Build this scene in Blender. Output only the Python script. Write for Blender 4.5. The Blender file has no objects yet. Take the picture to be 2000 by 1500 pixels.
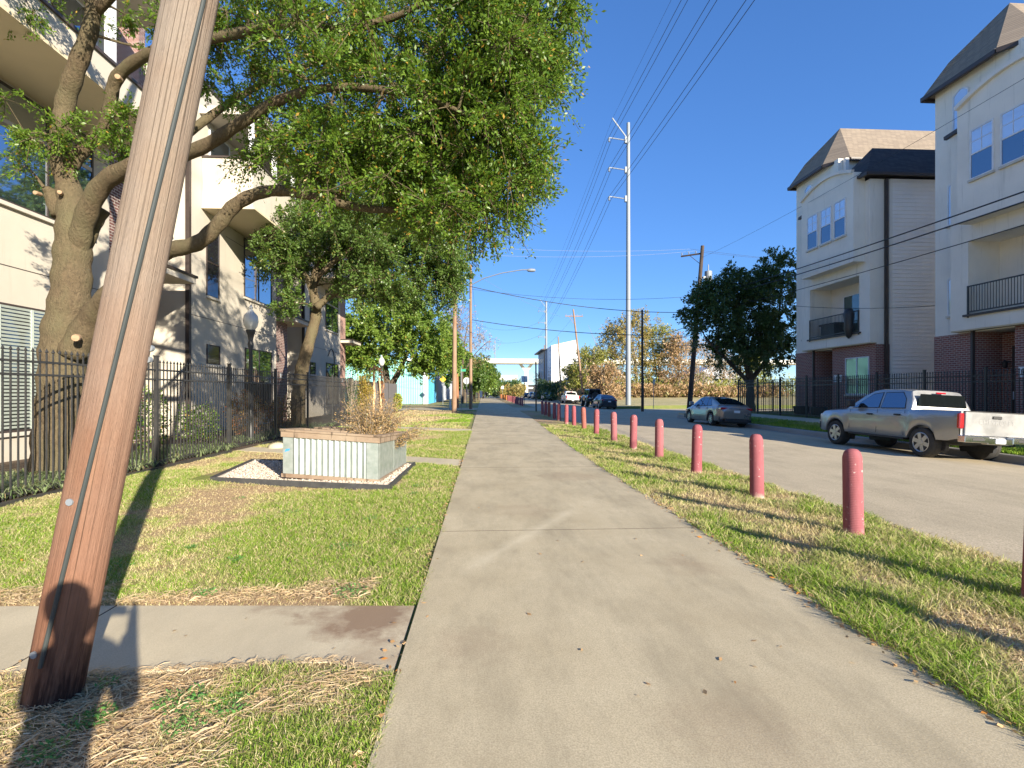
import bpy, bmesh, math, random
import numpy as np
from mathutils import Vector, Matrix

sc = bpy.context.scene
R = math.radians
# ------------------------------------------------------------------ camera, sky, sun, exposure
CAM_YAW = R(3.15)
cam_d = bpy.data.cameras.new("camera")
cam = bpy.data.objects.new("camera", cam_d)
sc.collection.objects.link(cam)
cam.location = (0, 0, 1.6)
cam.rotation_euler = (R(90), 0, -CAM_YAW)
cam_d.sensor_width = 36
cam_d.lens = 18.0
cam_d.shift_y = 0.0075
cam_d.clip_start = 0.02
cam_d.clip_end = 4000
sc.camera = cam

SUN_EL, SUN_AZ = R(18.5), R(148)          # azimuth clockwise from +Y (the way the path runs)
world = bpy.data.worlds.new("World")
sc.world = world
world.use_nodes = True
wn = world.node_tree
bg = wn.nodes["Background"]
sky = wn.nodes.new("ShaderNodeTexSky")
sky.sky_type = 'NISHITA'
sky.sun_disc = False
sky.sun_elevation = SUN_EL
sky.sun_rotation = SUN_AZ
sky.altitude = 0
sky.air_density = 0.65
sky.dust_density = 0.0
sky.ozone_density = 3.5
hs = wn.nodes.new('ShaderNodeHueSaturation'); hs.inputs['Saturation'].default_value = 1.12; hs.inputs['Hue'].default_value = .504
wn.links.new(sky.outputs[0], hs.inputs['Color']); 
sh_ = wn.nodes.new('ShaderNodeSeparateColor'); sh_.mode = 'HSV'; ch_ = wn.nodes.new('ShaderNodeCombineColor'); ch_.mode = 'HSV'
wn.links.new(hs.outputs[0], sh_.inputs[0])
m1 = wn.nodes.new('ShaderNodeMath'); m1.operation = 'MULTIPLY_ADD'; m1.inputs[1].default_value = .22; m1.inputs[2].default_value = 1.0
m2 = wn.nodes.new('ShaderNodeMath'); m2.operation = 'DIVIDE'; m3 = wn.nodes.new('ShaderNodeMath'); m3.operation = 'MULTIPLY'; m3.inputs[1].default_value = 1.45
wn.links.new(sh_.outputs[2], m1.inputs[0]); wn.links.new(sh_.outputs[2], m2.inputs[0]); wn.links.new(m1.outputs[0], m2.inputs[1]); wn.links.new(m2.outputs[0], m3.inputs[0])
wn.links.new(sh_.outputs[0], ch_.inputs[0]); wn.links.new(sh_.outputs[1], ch_.inputs[1]); wn.links.new(m3.outputs[0], ch_.inputs[2])
wn.links.new(ch_.outputs[0], bg.inputs[0])
bg.inputs[1].default_value = 0.14
sun_d = bpy.data.lights.new("sun", 'SUN')
sun_d.energy = 5.0
sun_d.angle = R(0.5)
sun_d.color = (1.0, 0.90, 0.74)
sun = bpy.data.objects.new("sun", sun_d)
sc.collection.objects.link(sun)
SDIR = Vector((math.sin(SUN_AZ) * math.cos(SUN_EL), math.cos(SUN_AZ) * math.cos(SUN_EL), math.sin(SUN_EL)))
sun.rotation_euler = SDIR.to_track_quat('Z', 'Y').to_euler()
sc.view_settings.view_transform = 'Standard'
sc.view_settings.look = 'None'
sc.view_settings.exposure = 1.22
sc.view_settings.gamma = 1.0
sc.cycles.max_bounces = 6
sc.cycles.transparent_max_bounces = 6
sc.cycles.use_denoising = True
sc.cycles.sample_clamp_indirect = 6

# ------------------------------------------------------------------ placing helpers
_c, _s = math.cos(CAM_YAW), math.sin(CAM_YAW)
def ray(px, py):
    u, v = (px - 1000) / 1000, (765 - py) / 1000
    return Vector((u * _c + _s, _c - u * _s, v))
def atx(px, py, x):
    r = ray(px, py); return r * (x / r.x) + Vector((0, 0, 1.6))
def aty(px, py, y):
    r = ray(px, py); return r * (y / r.y) + Vector((0, 0, 1.6))
def gnd(px, py, z=0.0):
    r = ray(px, py); return r * ((z - 1.6) / r.z) + Vector((0, 0, 1.6))

# ------------------------------------------------------------------ materials
MATS = {}
def nodes_of(name):
    m = bpy.data.materials.new(name); m.use_nodes = True
    nt = m.node_tree; b = nt.nodes["Principled BSDF"]
    return m, nt, b
def N(nt, t, **kw):
    n = nt.nodes.new(t)
    for k, v in kw.items():
        if k == 'inp':
            for kk, vv in v.items():
                n.inputs[kk].default_value = vv
        else: setattr(n, k, v)
    return n
def coords(nt, kind='Object', scale=(1, 1, 1)):
    if kind == 'World':
        g = N(nt, 'ShaderNodeNewGeometry'); out = g.outputs['Position']
    else:
        g = N(nt, 'ShaderNodeTexCoord'); out = g.outputs[kind]
    mp = N(nt, 'ShaderNodeMapping'); mp.inputs['Scale'].default_value = scale
    nt.links.new(out, mp.inputs[0]); return mp.outputs[0]
def noise_fac(nt, vec, scale, detail=4, rough=.6, lo=.3, hi=.7):
    n = N(nt, 'ShaderNodeTexNoise', inp={'Scale': scale, 'Detail': detail, 'Roughness': rough})
    nt.links.new(vec, n.inputs['Vector'])
    r = N(nt, 'ShaderNodeMapRange', inp={'From Min': lo, 'From Max': hi})
    nt.links.new(n.outputs[0], r.inputs[0]); return r.outputs[0]
def mixc(nt, fac, a, b, mode='MIX'):
    m = N(nt, 'ShaderNodeMix', data_type='RGBA', blend_type=mode)
    for i, v in ((0, fac), (6, a), (7, b)):
        if isinstance(v, (int, float)): m.inputs[i].default_value = v
        elif isinstance(v, tuple): m.inputs[i].default_value = (*v[:3], 1)
        else: nt.links.new(v, m.inputs[i])
    return m.outputs[2]
def bump(nt, b, h, strength, dist=.02):
    bp = N(nt, 'ShaderNodeBump', inp={'Strength': strength, 'Distance': dist})
    nt.links.new(h, bp.inputs['Height']); nt.links.new(bp.outputs[0], b.inputs['Normal'])
def M(name, col, rough=.7, metal=0.0, col2=None, vs=3.0, bs=60.0, bst=0.0, bd=.01, scale=(1, 1, 1), spec=.5, coat=0, kind='Object', lo=.3, hi=.7):
    if name in MATS: return MATS[name]
    m, nt, b = nodes_of(name)
    b.inputs['Roughness'].default_value = rough; b.inputs['Metallic'].default_value = metal
    b.inputs['Specular IOR Level'].default_value = spec
    if coat: b.inputs['Coat Weight'].default_value = coat; b.inputs['Coat Roughness'].default_value = .05
    v = coords(nt, kind, scale)
    c2 = col2 or tuple(x * .82 for x in col)
    f = noise_fac(nt, v, vs, lo=lo, hi=hi)
    nt.links.new(mixc(nt, f, col, c2), b.inputs['Base Color'])
    if bst:
        bump(nt, b, noise_fac(nt, v, bs, lo=0, hi=1), bst, bd)
    MATS[name] = m; return m

def mat_concrete(name, c1, c2, speck=.5, dark=.25, grain=120, stains=(), streak=None):
    m, nt, b = nodes_of(name); b.inputs['Roughness'].default_value = .85
    b.inputs['Specular IOR Level'].default_value = .25
    v = coords(nt, 'World')
    vs = coords(nt, 'World', (1.6, .5, 1))
    col = mixc(nt, noise_fac(nt, v, .9, 5, .65, .3, .72), c1, c2)
    st = noise_fac(nt, vs, 1.1, 7, .72, .44, .80)
    mm = N(nt, 'ShaderNodeMath', operation='MULTIPLY', inp={1: dark}); nt.links.new(st, mm.inputs[0])
    col = mixc(nt, mm.outputs[0], col, tuple(x * .45 for x in c1))
    g = noise_fac(nt, v, grain, 3, .7, .34, .68)
    m2 = N(nt, 'ShaderNodeMath', operation='MULTIPLY', inp={1: speck}); nt.links.new(g, m2.inputs[0])
    col = mixc(nt, m2.outputs[0], col, tuple(x * .55 for x in c2))
    for (sx_, sy_, rr, amt) in stains:
        g2 = N(nt, 'ShaderNodeNewGeometry'); vm = N(nt, 'ShaderNodeVectorMath', operation='DISTANCE', inp={1: (sx_, sy_, 0)}); nt.links.new(g2.outputs['Position'], vm.inputs[0])
        nn = noise_fac(nt, v, 3.5, 6, .7, .2, .8); ad = N(nt, 'ShaderNodeMath', operation='MULTIPLY_ADD', inp={1: .55}); nt.links.new(nn, ad.inputs[0]); nt.links.new(vm.outputs['Value'], ad.inputs[2])
        mr = N(nt, 'ShaderNodeMapRange', inp={'From Min': rr + .42, 'From Max': rr + .12, 'To Min': 0.0, 'To Max': amt}); nt.links.new(ad.outputs[0], mr.inputs[0])
        col = mixc(nt, mr.outputs[0], col, (.20, .12, .075))
    if streak:
        (ax, ay), (bx, by), wd = streak; L = math.hypot(bx - ax, by - ay); ux, uy = (bx - ax) / L, (by - ay) / L
        g3 = N(nt, 'ShaderNodeNewGeometry'); s3 = N(nt, 'ShaderNodeVectorMath', operation='SUBTRACT', inp={1: (ax, ay, 0)}); nt.links.new(g3.outputs['Position'], s3.inputs[0])
        def dot(vx, vy):
            d = N(nt, 'ShaderNodeVectorMath', operation='DOT_PRODUCT', inp={1: (vx, vy, 0)}); nt.links.new(s3.outputs[0], d.inputs[0]); return d.outputs['Value']
        a_ = N(nt, 'ShaderNodeMath', operation='ABSOLUTE'); nt.links.new(dot(-uy, ux), a_.inputs[0])
        na = N(nt, 'ShaderNodeMath', operation='MULTIPLY_ADD', inp={1: .12}); nt.links.new(noise_fac(nt, v, 3, 4, .6, .2, .8), na.inputs[0]); nt.links.new(a_.outputs[0], na.inputs[2])
        r1 = N(nt, 'ShaderNodeMapRange', inp={'From Min': wd + .1, 'From Max': wd * .4, 'To Min': 0.0, 'To Max': .36}); nt.links.new(na.outputs[0], r1.inputs[0])
        al = dot(ux, uy); r2 = N(nt, 'ShaderNodeMapRange', inp={'From Min': 0.0, 'From Max': .5}); nt.links.new(al, r2.inputs[0]); r3 = N(nt, 'ShaderNodeMapRange', inp={'From Min': L, 'From Max': L - .3}); nt.links.new(al, r3.inputs[0])
        p1 = N(nt, 'ShaderNodeMath', operation='MULTIPLY'); nt.links.new(r1.outputs[0], p1.inputs[0]); nt.links.new(r2.outputs[0], p1.inputs[1]); p2 = N(nt, 'ShaderNodeMath', operation='MULTIPLY'); nt.links.new(p1.outputs[0], p2.inputs[0]); nt.links.new(r3.outputs[0], p2.inputs[1])
        col = mixc(nt, p2.outputs[0], col, (.72, .64, .47))
    nt.links.new(col, b.inputs['Base Color'])
    bump(nt, b, g, .16, .003)
    MATS[name] = m; return m
def mat_brick(name, c1, c2, mortar, sx=1.0, vary=.5):
    m, nt, b = nodes_of(name); b.inputs['Roughness'].default_value = .85
    g = N(nt, 'ShaderNodeNewGeometry'); sp = N(nt, 'ShaderNodeSeparateXYZ'); nt.links.new(g.outputs['Position'], sp.inputs[0])
    ad = N(nt, 'ShaderNodeMath', operation='ADD'); nt.links.new(sp.outputs[0], ad.inputs[0]); nt.links.new(sp.outputs[1], ad.inputs[1])
    cb = N(nt, 'ShaderNodeCombineXYZ'); nt.links.new(ad.outputs[0], cb.inputs[0]); nt.links.new(sp.outputs[2], cb.inputs[1])
    br = N(nt, 'ShaderNodeTexBrick', inp={'Scale': sx, 'Mortar Size': .011, 'Brick Width': .215, 'Row Height': .085, 'Bias': 0.0, 'Color1': (*c1, 1), 'Color2': (*c2, 1), 'Mortar': (*mortar, 1)})
    nt.links.new(cb.outputs[0], br.inputs['Vector'])
    col = mixc(nt, noise_fac(nt, g.outputs['Position'], 1.2, 4), br.outputs['Color'], tuple(x * .6 for x in c1), 'MIX')
    mx = mixc(nt, vary * .4, br.outputs['Color'], col)
    nt.links.new(mx, b.inputs['Base Color'])
    bump(nt, b, br.outputs['Fac'], -.5, .01)
    MATS[name] = m; return m
def mat_shingle(name, c1, c2):
    m, nt, b = nodes_of(name); b.inputs['Roughness'].default_value = .95; b.inputs['Specular IOR Level'].default_value = .2
    g = N(nt, 'ShaderNodeNewGeometry'); sp = N(nt, 'ShaderNodeSeparateXYZ'); nt.links.new(g.outputs['Position'], sp.inputs[0])
    ad = N(nt, 'ShaderNodeMath', operation='ADD'); nt.links.new(sp.outputs[0], ad.inputs[0]); nt.links.new(sp.outputs[1], ad.inputs[1])
    cb = N(nt, 'ShaderNodeCombineXYZ'); nt.links.new(ad.outputs[0], cb.inputs[0]); nt.links.new(sp.outputs[2], cb.inputs[1])
    br = N(nt, 'ShaderNodeTexBrick', inp={'Scale': 1, 'Mortar Size': .012, 'Mortar Smooth': .6, 'Brick Width': .3, 'Row Height': .11, 'Color1': (*c1, 1), 'Color2': (*c2, 1), 'Mortar': (*(x * .4 for x in c1), 1)})
    nt.links.new(cb.outputs[0], br.inputs['Vector'])
    col = mixc(nt, noise_fac(nt, g.outputs['Position'], 25, 3), br.outputs['Color'], tuple(x * 1.3 for x in c2))
    nt.links.new(mixc(nt, .4, br.outputs['Color'], col), b.inputs['Base Color'])
    bump(nt, b, br.outputs['Fac'], -.6, .02)
    MATS[name] = m; return m
def mat_stucco(name, c, streak=.35):
    m, nt, b = nodes_of(name); b.inputs['Roughness'].default_value = .9; b.inputs['Specular IOR Level'].default_value = .2
    v = coords(nt, 'World'); vz = coords(nt, 'World', (3.0, 3.0, .18))
    col = mixc(nt, noise_fac(nt, v, .6, 4, .6, .3, .75), c, tuple(x * .86 for x in c))
    st = noise_fac(nt, vz, 1.4, 5, .75, .56, .86)
    mm = N(nt, 'ShaderNodeMath', operation='MULTIPLY', inp={1: streak}); nt.links.new(st, mm.inputs[0])
    col = mixc(nt, mm.outputs[0], col, (c[0] * .45, c[1] * .45, c[2] * .42))
    nt.links.new(col, b.inputs['Base Color'])
    bump(nt, b, noise_fac(nt, v, 55, 4, .7, 0, 1), .35, .012)
    MATS[name] = m; return m
def mat_glass(name, tint=(.02, .03, .04), refl=.35, rough=.04, refc=(.75, .85, .95)):
    m, nt, b = nodes_of(name)
    b.inputs['Base Color'].default_value = (*tint, 1); b.inputs['Roughness'].default_value = .35; b.inputs['Specular IOR Level'].default_value = 0.0
    gl = N(nt, 'ShaderNodeBsdfGlossy', inp={'Color': (*refc, 1), 'Roughness': rough})
    v = coords(nt, 'World')
    bp = N(nt, 'ShaderNodeBump', inp={'Strength': .04, 'Distance': .05}); nt.links.new(noise_fac(nt, v, .9, 2, .5, 0, 1), bp.inputs['Height'])
    nt.links.new(bp.outputs[0], gl.inputs['Normal'])
    mx = N(nt, 'ShaderNodeMixShader', inp={0: refl})
    nt.links.new(b.outputs[0], mx.inputs[1]); nt.links.new(gl.outputs[0], mx.inputs[2])
    nt.links.new(mx.outputs[0], nt.nodes['Material Output'].inputs[0])
    MATS[name] = m; return m
def mat_leaf(name, ca, cb, cc=None, trans=.35, rough=.45, spec=.4):
    """leaf colours differ leaf by leaf; light passes through"""
    m, nt, b = nodes_of(name); b.inputs['Roughness'].default_value = rough; b.inputs['Specular IOR Level'].default_value = spec
    g = N(nt, 'ShaderNodeNewGeometry')
    col = mixc(nt, g.outputs['Random Per Island'], ca, cb)
    if cc:
        gt = N(nt, 'ShaderNodeMath', operation='MULTIPLY', inp={1: 7.31}); nt.links.new(g.outputs['Random Per Island'], gt.inputs[0])
        fr = N(nt, 'ShaderNodeMath', operation='FRACT'); nt.links.new(gt.outputs[0], fr.inputs[0])
        g2 = N(nt, 'ShaderNodeMath', operation='GREATER_THAN', inp={1: .965}); nt.links.new(fr.outputs[0], g2.inputs[0])
        col = mixc(nt, g2.outputs[0], col, cc)
    nt.links.new(col, b.inputs['Base Color'])
    tr = N(nt, 'ShaderNodeBsdfTranslucent'); nt.links.new(mixc(nt, .35, col, (.35, .5, .05)), tr.inputs['Color'])
    mx = N(nt, 'ShaderNodeMixShader', inp={0: trans})
    nt.links.new(b.outputs[0], mx.inputs[1]); nt.links.new(tr.outputs[0], mx.inputs[2])
    nt.links.new(mx.outputs[0], nt.nodes['Material Output'].inputs[0])
    MATS[name] = m; return m
def mat_turf(name, blades):
    """colour follows the 'green' attribute: 0 bare straw and soil, 1 lush green"""
    m, nt, b = nodes_of(name); b.inputs['Roughness'].default_value = .8; b.inputs['Specular IOR Level'].default_value = .15
    at = N(nt, 'ShaderNodeAttribute', attribute_name='green')
    g = N(nt, 'ShaderNodeNewGeometry')
    if blades:
        gr = mixc(nt, g.outputs['Random Per Island'], (.13, .27, .02), (.32, .43, .06))
        stw = mixc(nt, g.outputs['Random Per Island'], (.50, .40, .20), (.70, .60, .36))
    else:
        v = coords(nt, 'World')
        gr = mixc(nt, noise_fac(nt, v, 14, 5, .7), (.16, .21, .04), (.30, .30, .10))
        stw = mixc(nt, noise_fac(nt, v, 22, 6, .75), (.52, .38, .23), (.30, .19, .11))
    col = mixc(nt, at.outputs['Fac'], stw, gr)
    nt.links.new(col, b.inputs['Base Color'])
    if blades:
        tr = N(nt, 'ShaderNodeBsdfTranslucent'); nt.links.new(col, tr.inputs['Color'])
        mx = N(nt, 'ShaderNodeMixShader', inp={0: .3})
        nt.links.new(b.outputs[0], mx.inputs[1]); nt.links.new(tr.outputs[0], mx.inputs[2])
        nt.links.new(mx.outputs[0], nt.nodes['Material Output'].inputs[0])
    else:
        bump(nt, b, noise_fac(nt, v, 60, 5, .7, 0, 1), .8, .03)
    MATS[name] = m; return m
def mat_wood(name, c1, c2, c3, zs=.35, xs=9, bst=.5, sc_=2.0):
    m, nt, b = nodes_of(name); b.inputs['Roughness'].default_value = .8; b.inputs['Specular IOR Level'].default_value = .2
    v = coords(nt, 'Object', (xs, xs, zs)); vb = coords(nt, 'Object', (1, 1, .6))
    f = noise_fac(nt, v, sc_, 8, .75, .28, .72)
    col = mixc(nt, f, c1, c2)
    col = mixc(nt, noise_fac(nt, vb, 1.6, 4, .6, .35, .7), col, c3)
    cr = noise_fac(nt, coords(nt, 'Object', (xs * 2.6, xs * 2.6, zs * .10)), 2.0, 3, .5, .60, .655)
    mm = N(nt, 'ShaderNodeMath', operation='MULTIPLY', inp={1: .8}); nt.links.new(cr, mm.inputs[0])
    col = mixc(nt, mm.outputs[0], col, tuple(x * .22 for x in c1))
    nt.links.new(col, b.inputs['Base Color'])
    bump(nt, b, f, bst, .01)
    MATS[name] = m; return m
def mat_bark(name, c1, c2, c3):
    m, nt, b = nodes_of(name); b.inputs['Roughness'].default_value = .9; b.inputs['Specular IOR Level'].default_value = .15
    v = coords(nt, 'Object', (1, 1, .55))
    f = noise_fac(nt, v, 26, 6, .75, .3, .7)
    col = mixc(nt, f, c1, c2); col = mixc(nt, noise_fac(nt, v, 2.2, 4, .6, .4, .7), col, c3)
    nt.links.new(col, b.inputs['Base Color'])
    bump(nt, b, f, .9, .03)
    MATS[name] = m; return m

# ------------------------------------------------------------------ object helpers
def tag(o, label=None, cat=None, group=None, kind=None):
    if label: o['label'] = label
    if cat: o['category'] = cat
    if group: o['group'] = group
    if kind: o['kind'] = kind
    return o
ORG = {}
def thing(name, loc, label, cat, group=None):
    o = bpy.data.objects.new(name, None); sc.collection.objects.link(o)
    o.location = loc; o.empty_display_size = .2
    ORG[o] = Vector(loc)
    return tag(o, label, cat, group)
def children(o): return [c for c in bpy.data.objects if c.parent == o]
def kids_map():
    d = {}
    for o in bpy.data.objects:
        if o.parent: d.setdefault(o.parent, []).append(o)
    return d
def copy_tree(o, parent=None, km=None, swap=None):
    km = km or kids_map()
    c = o.copy(); sc.collection.objects.link(c); c.parent = parent
    if swap and o.type == 'MESH':
        for i, s in enumerate(o.material_slots):
            if s.material in swap:
                c.material_slots[i].link = 'OBJECT'; c.material_slots[i].material = swap[s.material]
    for ch in km.get(o, []): copy_tree(ch, c, km, swap)
    return c

class MB:
    def __init__(self): self.v = []; self.f = []
    def quad(self, a, b, c, d): self.poly([a, b, c, d])
    def poly(self, pts):
        n = len(self.v); self.v += [tuple(p) for p in pts]; self.f.append(tuple(range(n, n + len(pts))))
    def box(self, x0, x1, y0, y1, z0, z1):
        n = len(self.v)
        self.v += [(x0, y0, z0), (x1, y0, z0), (x1, y1, z0), (x0, y1, z0), (x0, y0, z1), (x1, y0, z1), (x1, y1, z1), (x0, y1, z1)]
        self.f += [tuple(n + i for i in q) for q in ((0, 3, 2, 1), (4, 5, 6, 7), (0, 1, 5, 4), (1, 2, 6, 5), (2, 3, 7, 6), (3, 0, 4, 7))]
        return self
    def obox(self, a, b, w, h, up=(0, 0, 1)):
        """bar from a to b, w wide, h high"""
        a, b = Vector(a), Vector(b); d = (b - a).normalized(); up = Vector(up)
        s = d.cross(up)
        if s.length < 1e-4: s = d.cross(Vector((1, 0, 0)))
        s.normalize(); u = s.cross(d)
        n = len(self.v)
        for p in (a, b):
            for i, j in ((-1, -1), (1, -1), (1, 1), (-1, 1)): self.v.append(tuple(p + s * (w / 2 * i) + u * (h / 2 * j)))
        self.f += [tuple(n + i for i in q) for q in ((0, 3, 2, 1), (4, 5, 6, 7), (0, 1, 5, 4), (1, 2, 6, 5), (2, 3, 7, 6), (3, 0, 4, 7))]
        return self
    def tube(self, pts, radii, n=8, cap=True):
        pts = [Vector(p) for p in pts]; k = len(pts)
        if isinstance(radii, (int, float)): radii = [radii] * k
        ref = Vector((0, 0, 1)); base = len(self.v); prev = None
        for i, p in enumerate(pts):
            d = (pts[min(i + 1, k - 1)] - pts[max(i - 1, 0)]).normalized()
            if prev is None:
                s = d.cross(ref)
                if s.length < .05: s = d.cross(Vector((1, 0, 0)))
            else: s = prev - d * prev.dot(d)
            s.normalize(); prev = s; u = d.cross(s)
            for j in range(n):
                a = 2 * math.pi * j / n
                self.v.append(tuple(p + (s * math.cos(a) + u * math.sin(a)) * radii[i]))
        for i in range(k - 1):
            for j in range(n):
                j2 = (j + 1) % n
                self.f.append((base + i * n + j, base + i * n + j2, base + (i + 1) * n + j2, base + (i + 1) * n + j))
        if cap:
            self.f.append(tuple(base + j for j in reversed(range(n))))
            self.f.append(tuple(base + (k - 1) * n + j for j in range(n)))
        return self
    def lathe(self, prof, c, n=20, axis='Z', cap=True):
        base = len(self.v); k = len(prof); cx, cy, cz = c
        for r, z in prof:
            for j in range(n):
                a = 2 * math.pi * j / n; x, y = r * math.cos(a), r * math.sin(a)
                self.v.append((cx + x, cy + y, cz + z) if axis == 'Z' else (cx + z, cy + x, cz + y) if axis == 'X' else (cx + x, cy + z, cz + y))
        for i in range(k - 1):
            for j in range(n):
                j2 = (j + 1) % n
                self.f.append((base + i * n + j, base + i * n + j2, base + (i + 1) * n + j2, base + (i + 1) * n + j))
        for i in ((0, k - 1) if cap else ()):
            if prof[i][0] > 1e-4: self.f.append(tuple(base + i * n + j for j in range(n)))
        return self
    def prism(self, pts, axis, a, b):
        """2-D outline pulled from a to b along an axis: X outline is (y,z), Y is (x,z), Z is (x,y)"""
        def P(p, t): return (t, p[0], p[1]) if axis == 'X' else (p[0], t, p[1]) if axis == 'Y' else (p[0], p[1], t)
        n = len(self.v); k = len(pts)
        self.v += [P(p, a) for p in pts] + [P(p, b) for p in pts]
        self.f.append(tuple(n + i for i in range(k))); self.f.append(tuple(n + k + i for i in reversed(range(k))))
        for i in range(k):
            j = (i + 1) % k; self.f.append((n + i, n + k + i, n + k + j, n + j))
        return self
    def build(self, name, mat, parent=None, smooth=False, sharp=40, bevel=0, org=None, recalc=True):
        me = bpy.data.meshes.new(name)
        off = Vector((0, 0, 0))
        if org is not None: off = Vector(org)
        elif parent is not None: off = ORG.get(parent, off)
        me.from_pydata([(x - off.x, y - off.y, z - off.z) for x, y, z in self.v], [], self.f)
        if recalc:
            bm = bmesh.new(); bm.from_mesh(me); bmesh.ops.remove_doubles(bm, verts=bm.verts, dist=1e-5) if smooth else None
            bmesh.ops.recalc_face_normals(bm, faces=bm.faces)
            if bevel:
                bmesh.ops.bevel(bm, geom=[e for e in bm.edges if e.is_manifold and e.calc_face_angle(0) > .6], offset=bevel, segments=1, affect='EDGES')
            bm.to_mesh(me); bm.free()
        me.materials.append(mat)
        o = bpy.data.objects.new(name, me); sc.collection.objects.link(o)
        if parent is not None: o.parent = parent; ORG[o] = ORG.get(parent, Vector((0, 0, 0)))
        if org is not None and parent is None: o.location = off; ORG[o] = off
        if smooth:
            me.polygons.foreach_set('use_smooth', [True] * len(me.polygons))
            me.set_sharp_from_angle(angle=R(sharp))
        return o
def fast_mesh(name, V, F, mat, parent=None, attr=None, smooth=False, org=None):
    """V (n,3) array, F (m,k) array"""
    me = bpy.data.meshes.new(name); n, (m, k) = len(V), F.shape
    off = Vector(org) if org is not None else ORG.get(parent, Vector((0, 0, 0)))
    V = (V - np.array(off)[None, :]).astype(np.float32)
    me.vertices.add(n); me.vertices.foreach_set('co', V.ravel())
    me.loops.add(m * k); me.loops.foreach_set('vertex_index', F.astype(np.int32).ravel())
    me.polygons.add(m); me.polygons.foreach_set('loop_start', np.arange(0, m * k, k, dtype=np.int32))
    me.update(calc_edges=True)
    if attr is not None:
        a = me.attributes.new('green', 'FLOAT', 'POINT'); a.data.foreach_set('value', attr.astype(np.float32))
    me.materials.append(mat)
    if smooth: me.polygons.foreach_set('use_smooth', [True] * m)
    o = bpy.data.objects.new(name, me); sc.collection.objects.link(o)
    if parent is not None: o.parent = parent
    elif org is not None: o.location = off
    return o
def spline(pts, n=6):
    """Catmull-Rom through (x,y,z,r) points"""
    P = [np.array(p, float) for p in pts]; P = [2 * P[0] - P[1]] + P + [2 * P[-1] - P[-2]]
    out = []
    for i in range(1, len(P) - 2):
        for t in np.arange(n) / n:
            a, b, c, d = P[i - 1:i + 3]
            out.append(.5 * ((2 * b) + (c - a) * t + (2 * a - 5 * b + 4 * c - d) * t * t + (3 * b - a - 3 * c + d) * t ** 3))
    out.append(P[-2]); return np.array(out)
def text_mesh(name, s, size, mat, parent, loc, rot, depth=.002, align='CENTER', bold=0):
    cu = bpy.data.curves.new(name, 'FONT'); cu.body = s; cu.size = size; cu.extrude = depth; cu.align_x = align; cu.align_y = 'CENTER'; cu.offset = bold
    t = bpy.data.objects.new(name, cu); sc.collection.objects.link(t)
    dg = bpy.context.evaluated_depsgraph_get()
    me = bpy.data.meshes.new_from_object(t.evaluated_get(dg)); bpy.data.objects.remove(t)
    me.materials.clear(); me.materials.append(mat)
    o = bpy.data.objects.new(name, me); sc.collection.objects.link(o); o.parent = parent
    o.location = Vector(loc) - ORG.get(parent, Vector((0, 0, 0))); o.rotation_euler = rot
    return o
def vnoise(x, y, s, seed=0):
    x = np.asarray(x) * s + 1000; y = np.asarray(y) * s + 1000
    xi, yi = np.floor(x).astype(np.int64), np.floor(y).astype(np.int64); fx, fy = x - xi, y - yi
    fx = fx * fx * (3 - 2 * fx); fy = fy * fy * (3 - 2 * fy)
    def h(a, b):
        n = (a * 374761393 + b * 668265263 + seed * 982451653) & 0x7fffffff
        n = ((n ^ (n >> 13)) * 1274126177) & 0x7fffffff
        return ((n ^ (n >> 16)) & 0xffff) / 65535.0
    return (h(xi, yi) * (1 - fx) + h(xi + 1, yi) * fx) * (1 - fy) + (h(xi, yi + 1) * (1 - fx) + h(xi + 1, yi + 1) * fx) * fy
def fbm(x, y, s, seed=0, o=4):
    r = 0; a = .5
    for i in range(o): r = r + a * vnoise(x, y, s * 2 ** i, seed + i); a *= .5
    return r / .94
# ------------------------------------------------------------------ the setting's materials
CONC = mat_concrete('trail concrete', (.66, .57, .395), (.49, .41, .27), .70, .95, stains=[(1.9, 4.6, .2, .22), (.5, 6.8, .35, .16), (1.2, 2.3, .3, .18), (-.1, 3.2, .2, .2), (1.6, 9.5, .5, .2)], streak=((-.25, 4.4), (1.25, 6.9), .10))
WALK = mat_concrete('walk concrete', (.66, .575, .41), (.54, .465, .33), .45, .5, stains=[(-.85, 3.72, .33, .8), (-1.5, 3.95, .12, .6), (-.7, 3.2, .15, .5), (-6.2, 3.9, .2, .4)])
KERB = mat_concrete('kerb concrete', (.42, .39, .34), (.33, .31, .27), .4, .5)
ASPH = mat_concrete('asphalt', (.68, .57, .40), (.54, .455, .31), .85, .65, 60)
DARKGAP = M('joint dirt', (.06, .045, .03), .95)
TURF = mat_turf('turf soil', False); BLADE = mat_turf('grass blade', True)
STRAW = M('dry field', (.52, .43, .25), .95, col2=(.36, .33, .15), vs=.35, bs=9, bst=.8, bd=.05, kind='World', spec=.1)
VERGE = M('verge turf', (.12, .17, .045), .95, col2=(.21, .21, .08), vs=1.2, bs=30, bst=.9, bd=.03, kind='World', spec=.1)
SOIL = M('mulch soil', (.13, .085, .05), .95, col2=(.06, .04, .025), vs=9, bs=40, bst=1, bd=.03, kind='World')

def struct(o): o['kind'] = 'structure'; return o
# ground to the horizon
mb = MB(); mb.quad((-1500, -300, -.30), (1500, -300, -.30), (1500, 3000, -.30), (-1500, 3000, -.30))
struct(mb.build('ground', STRAW))

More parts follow.
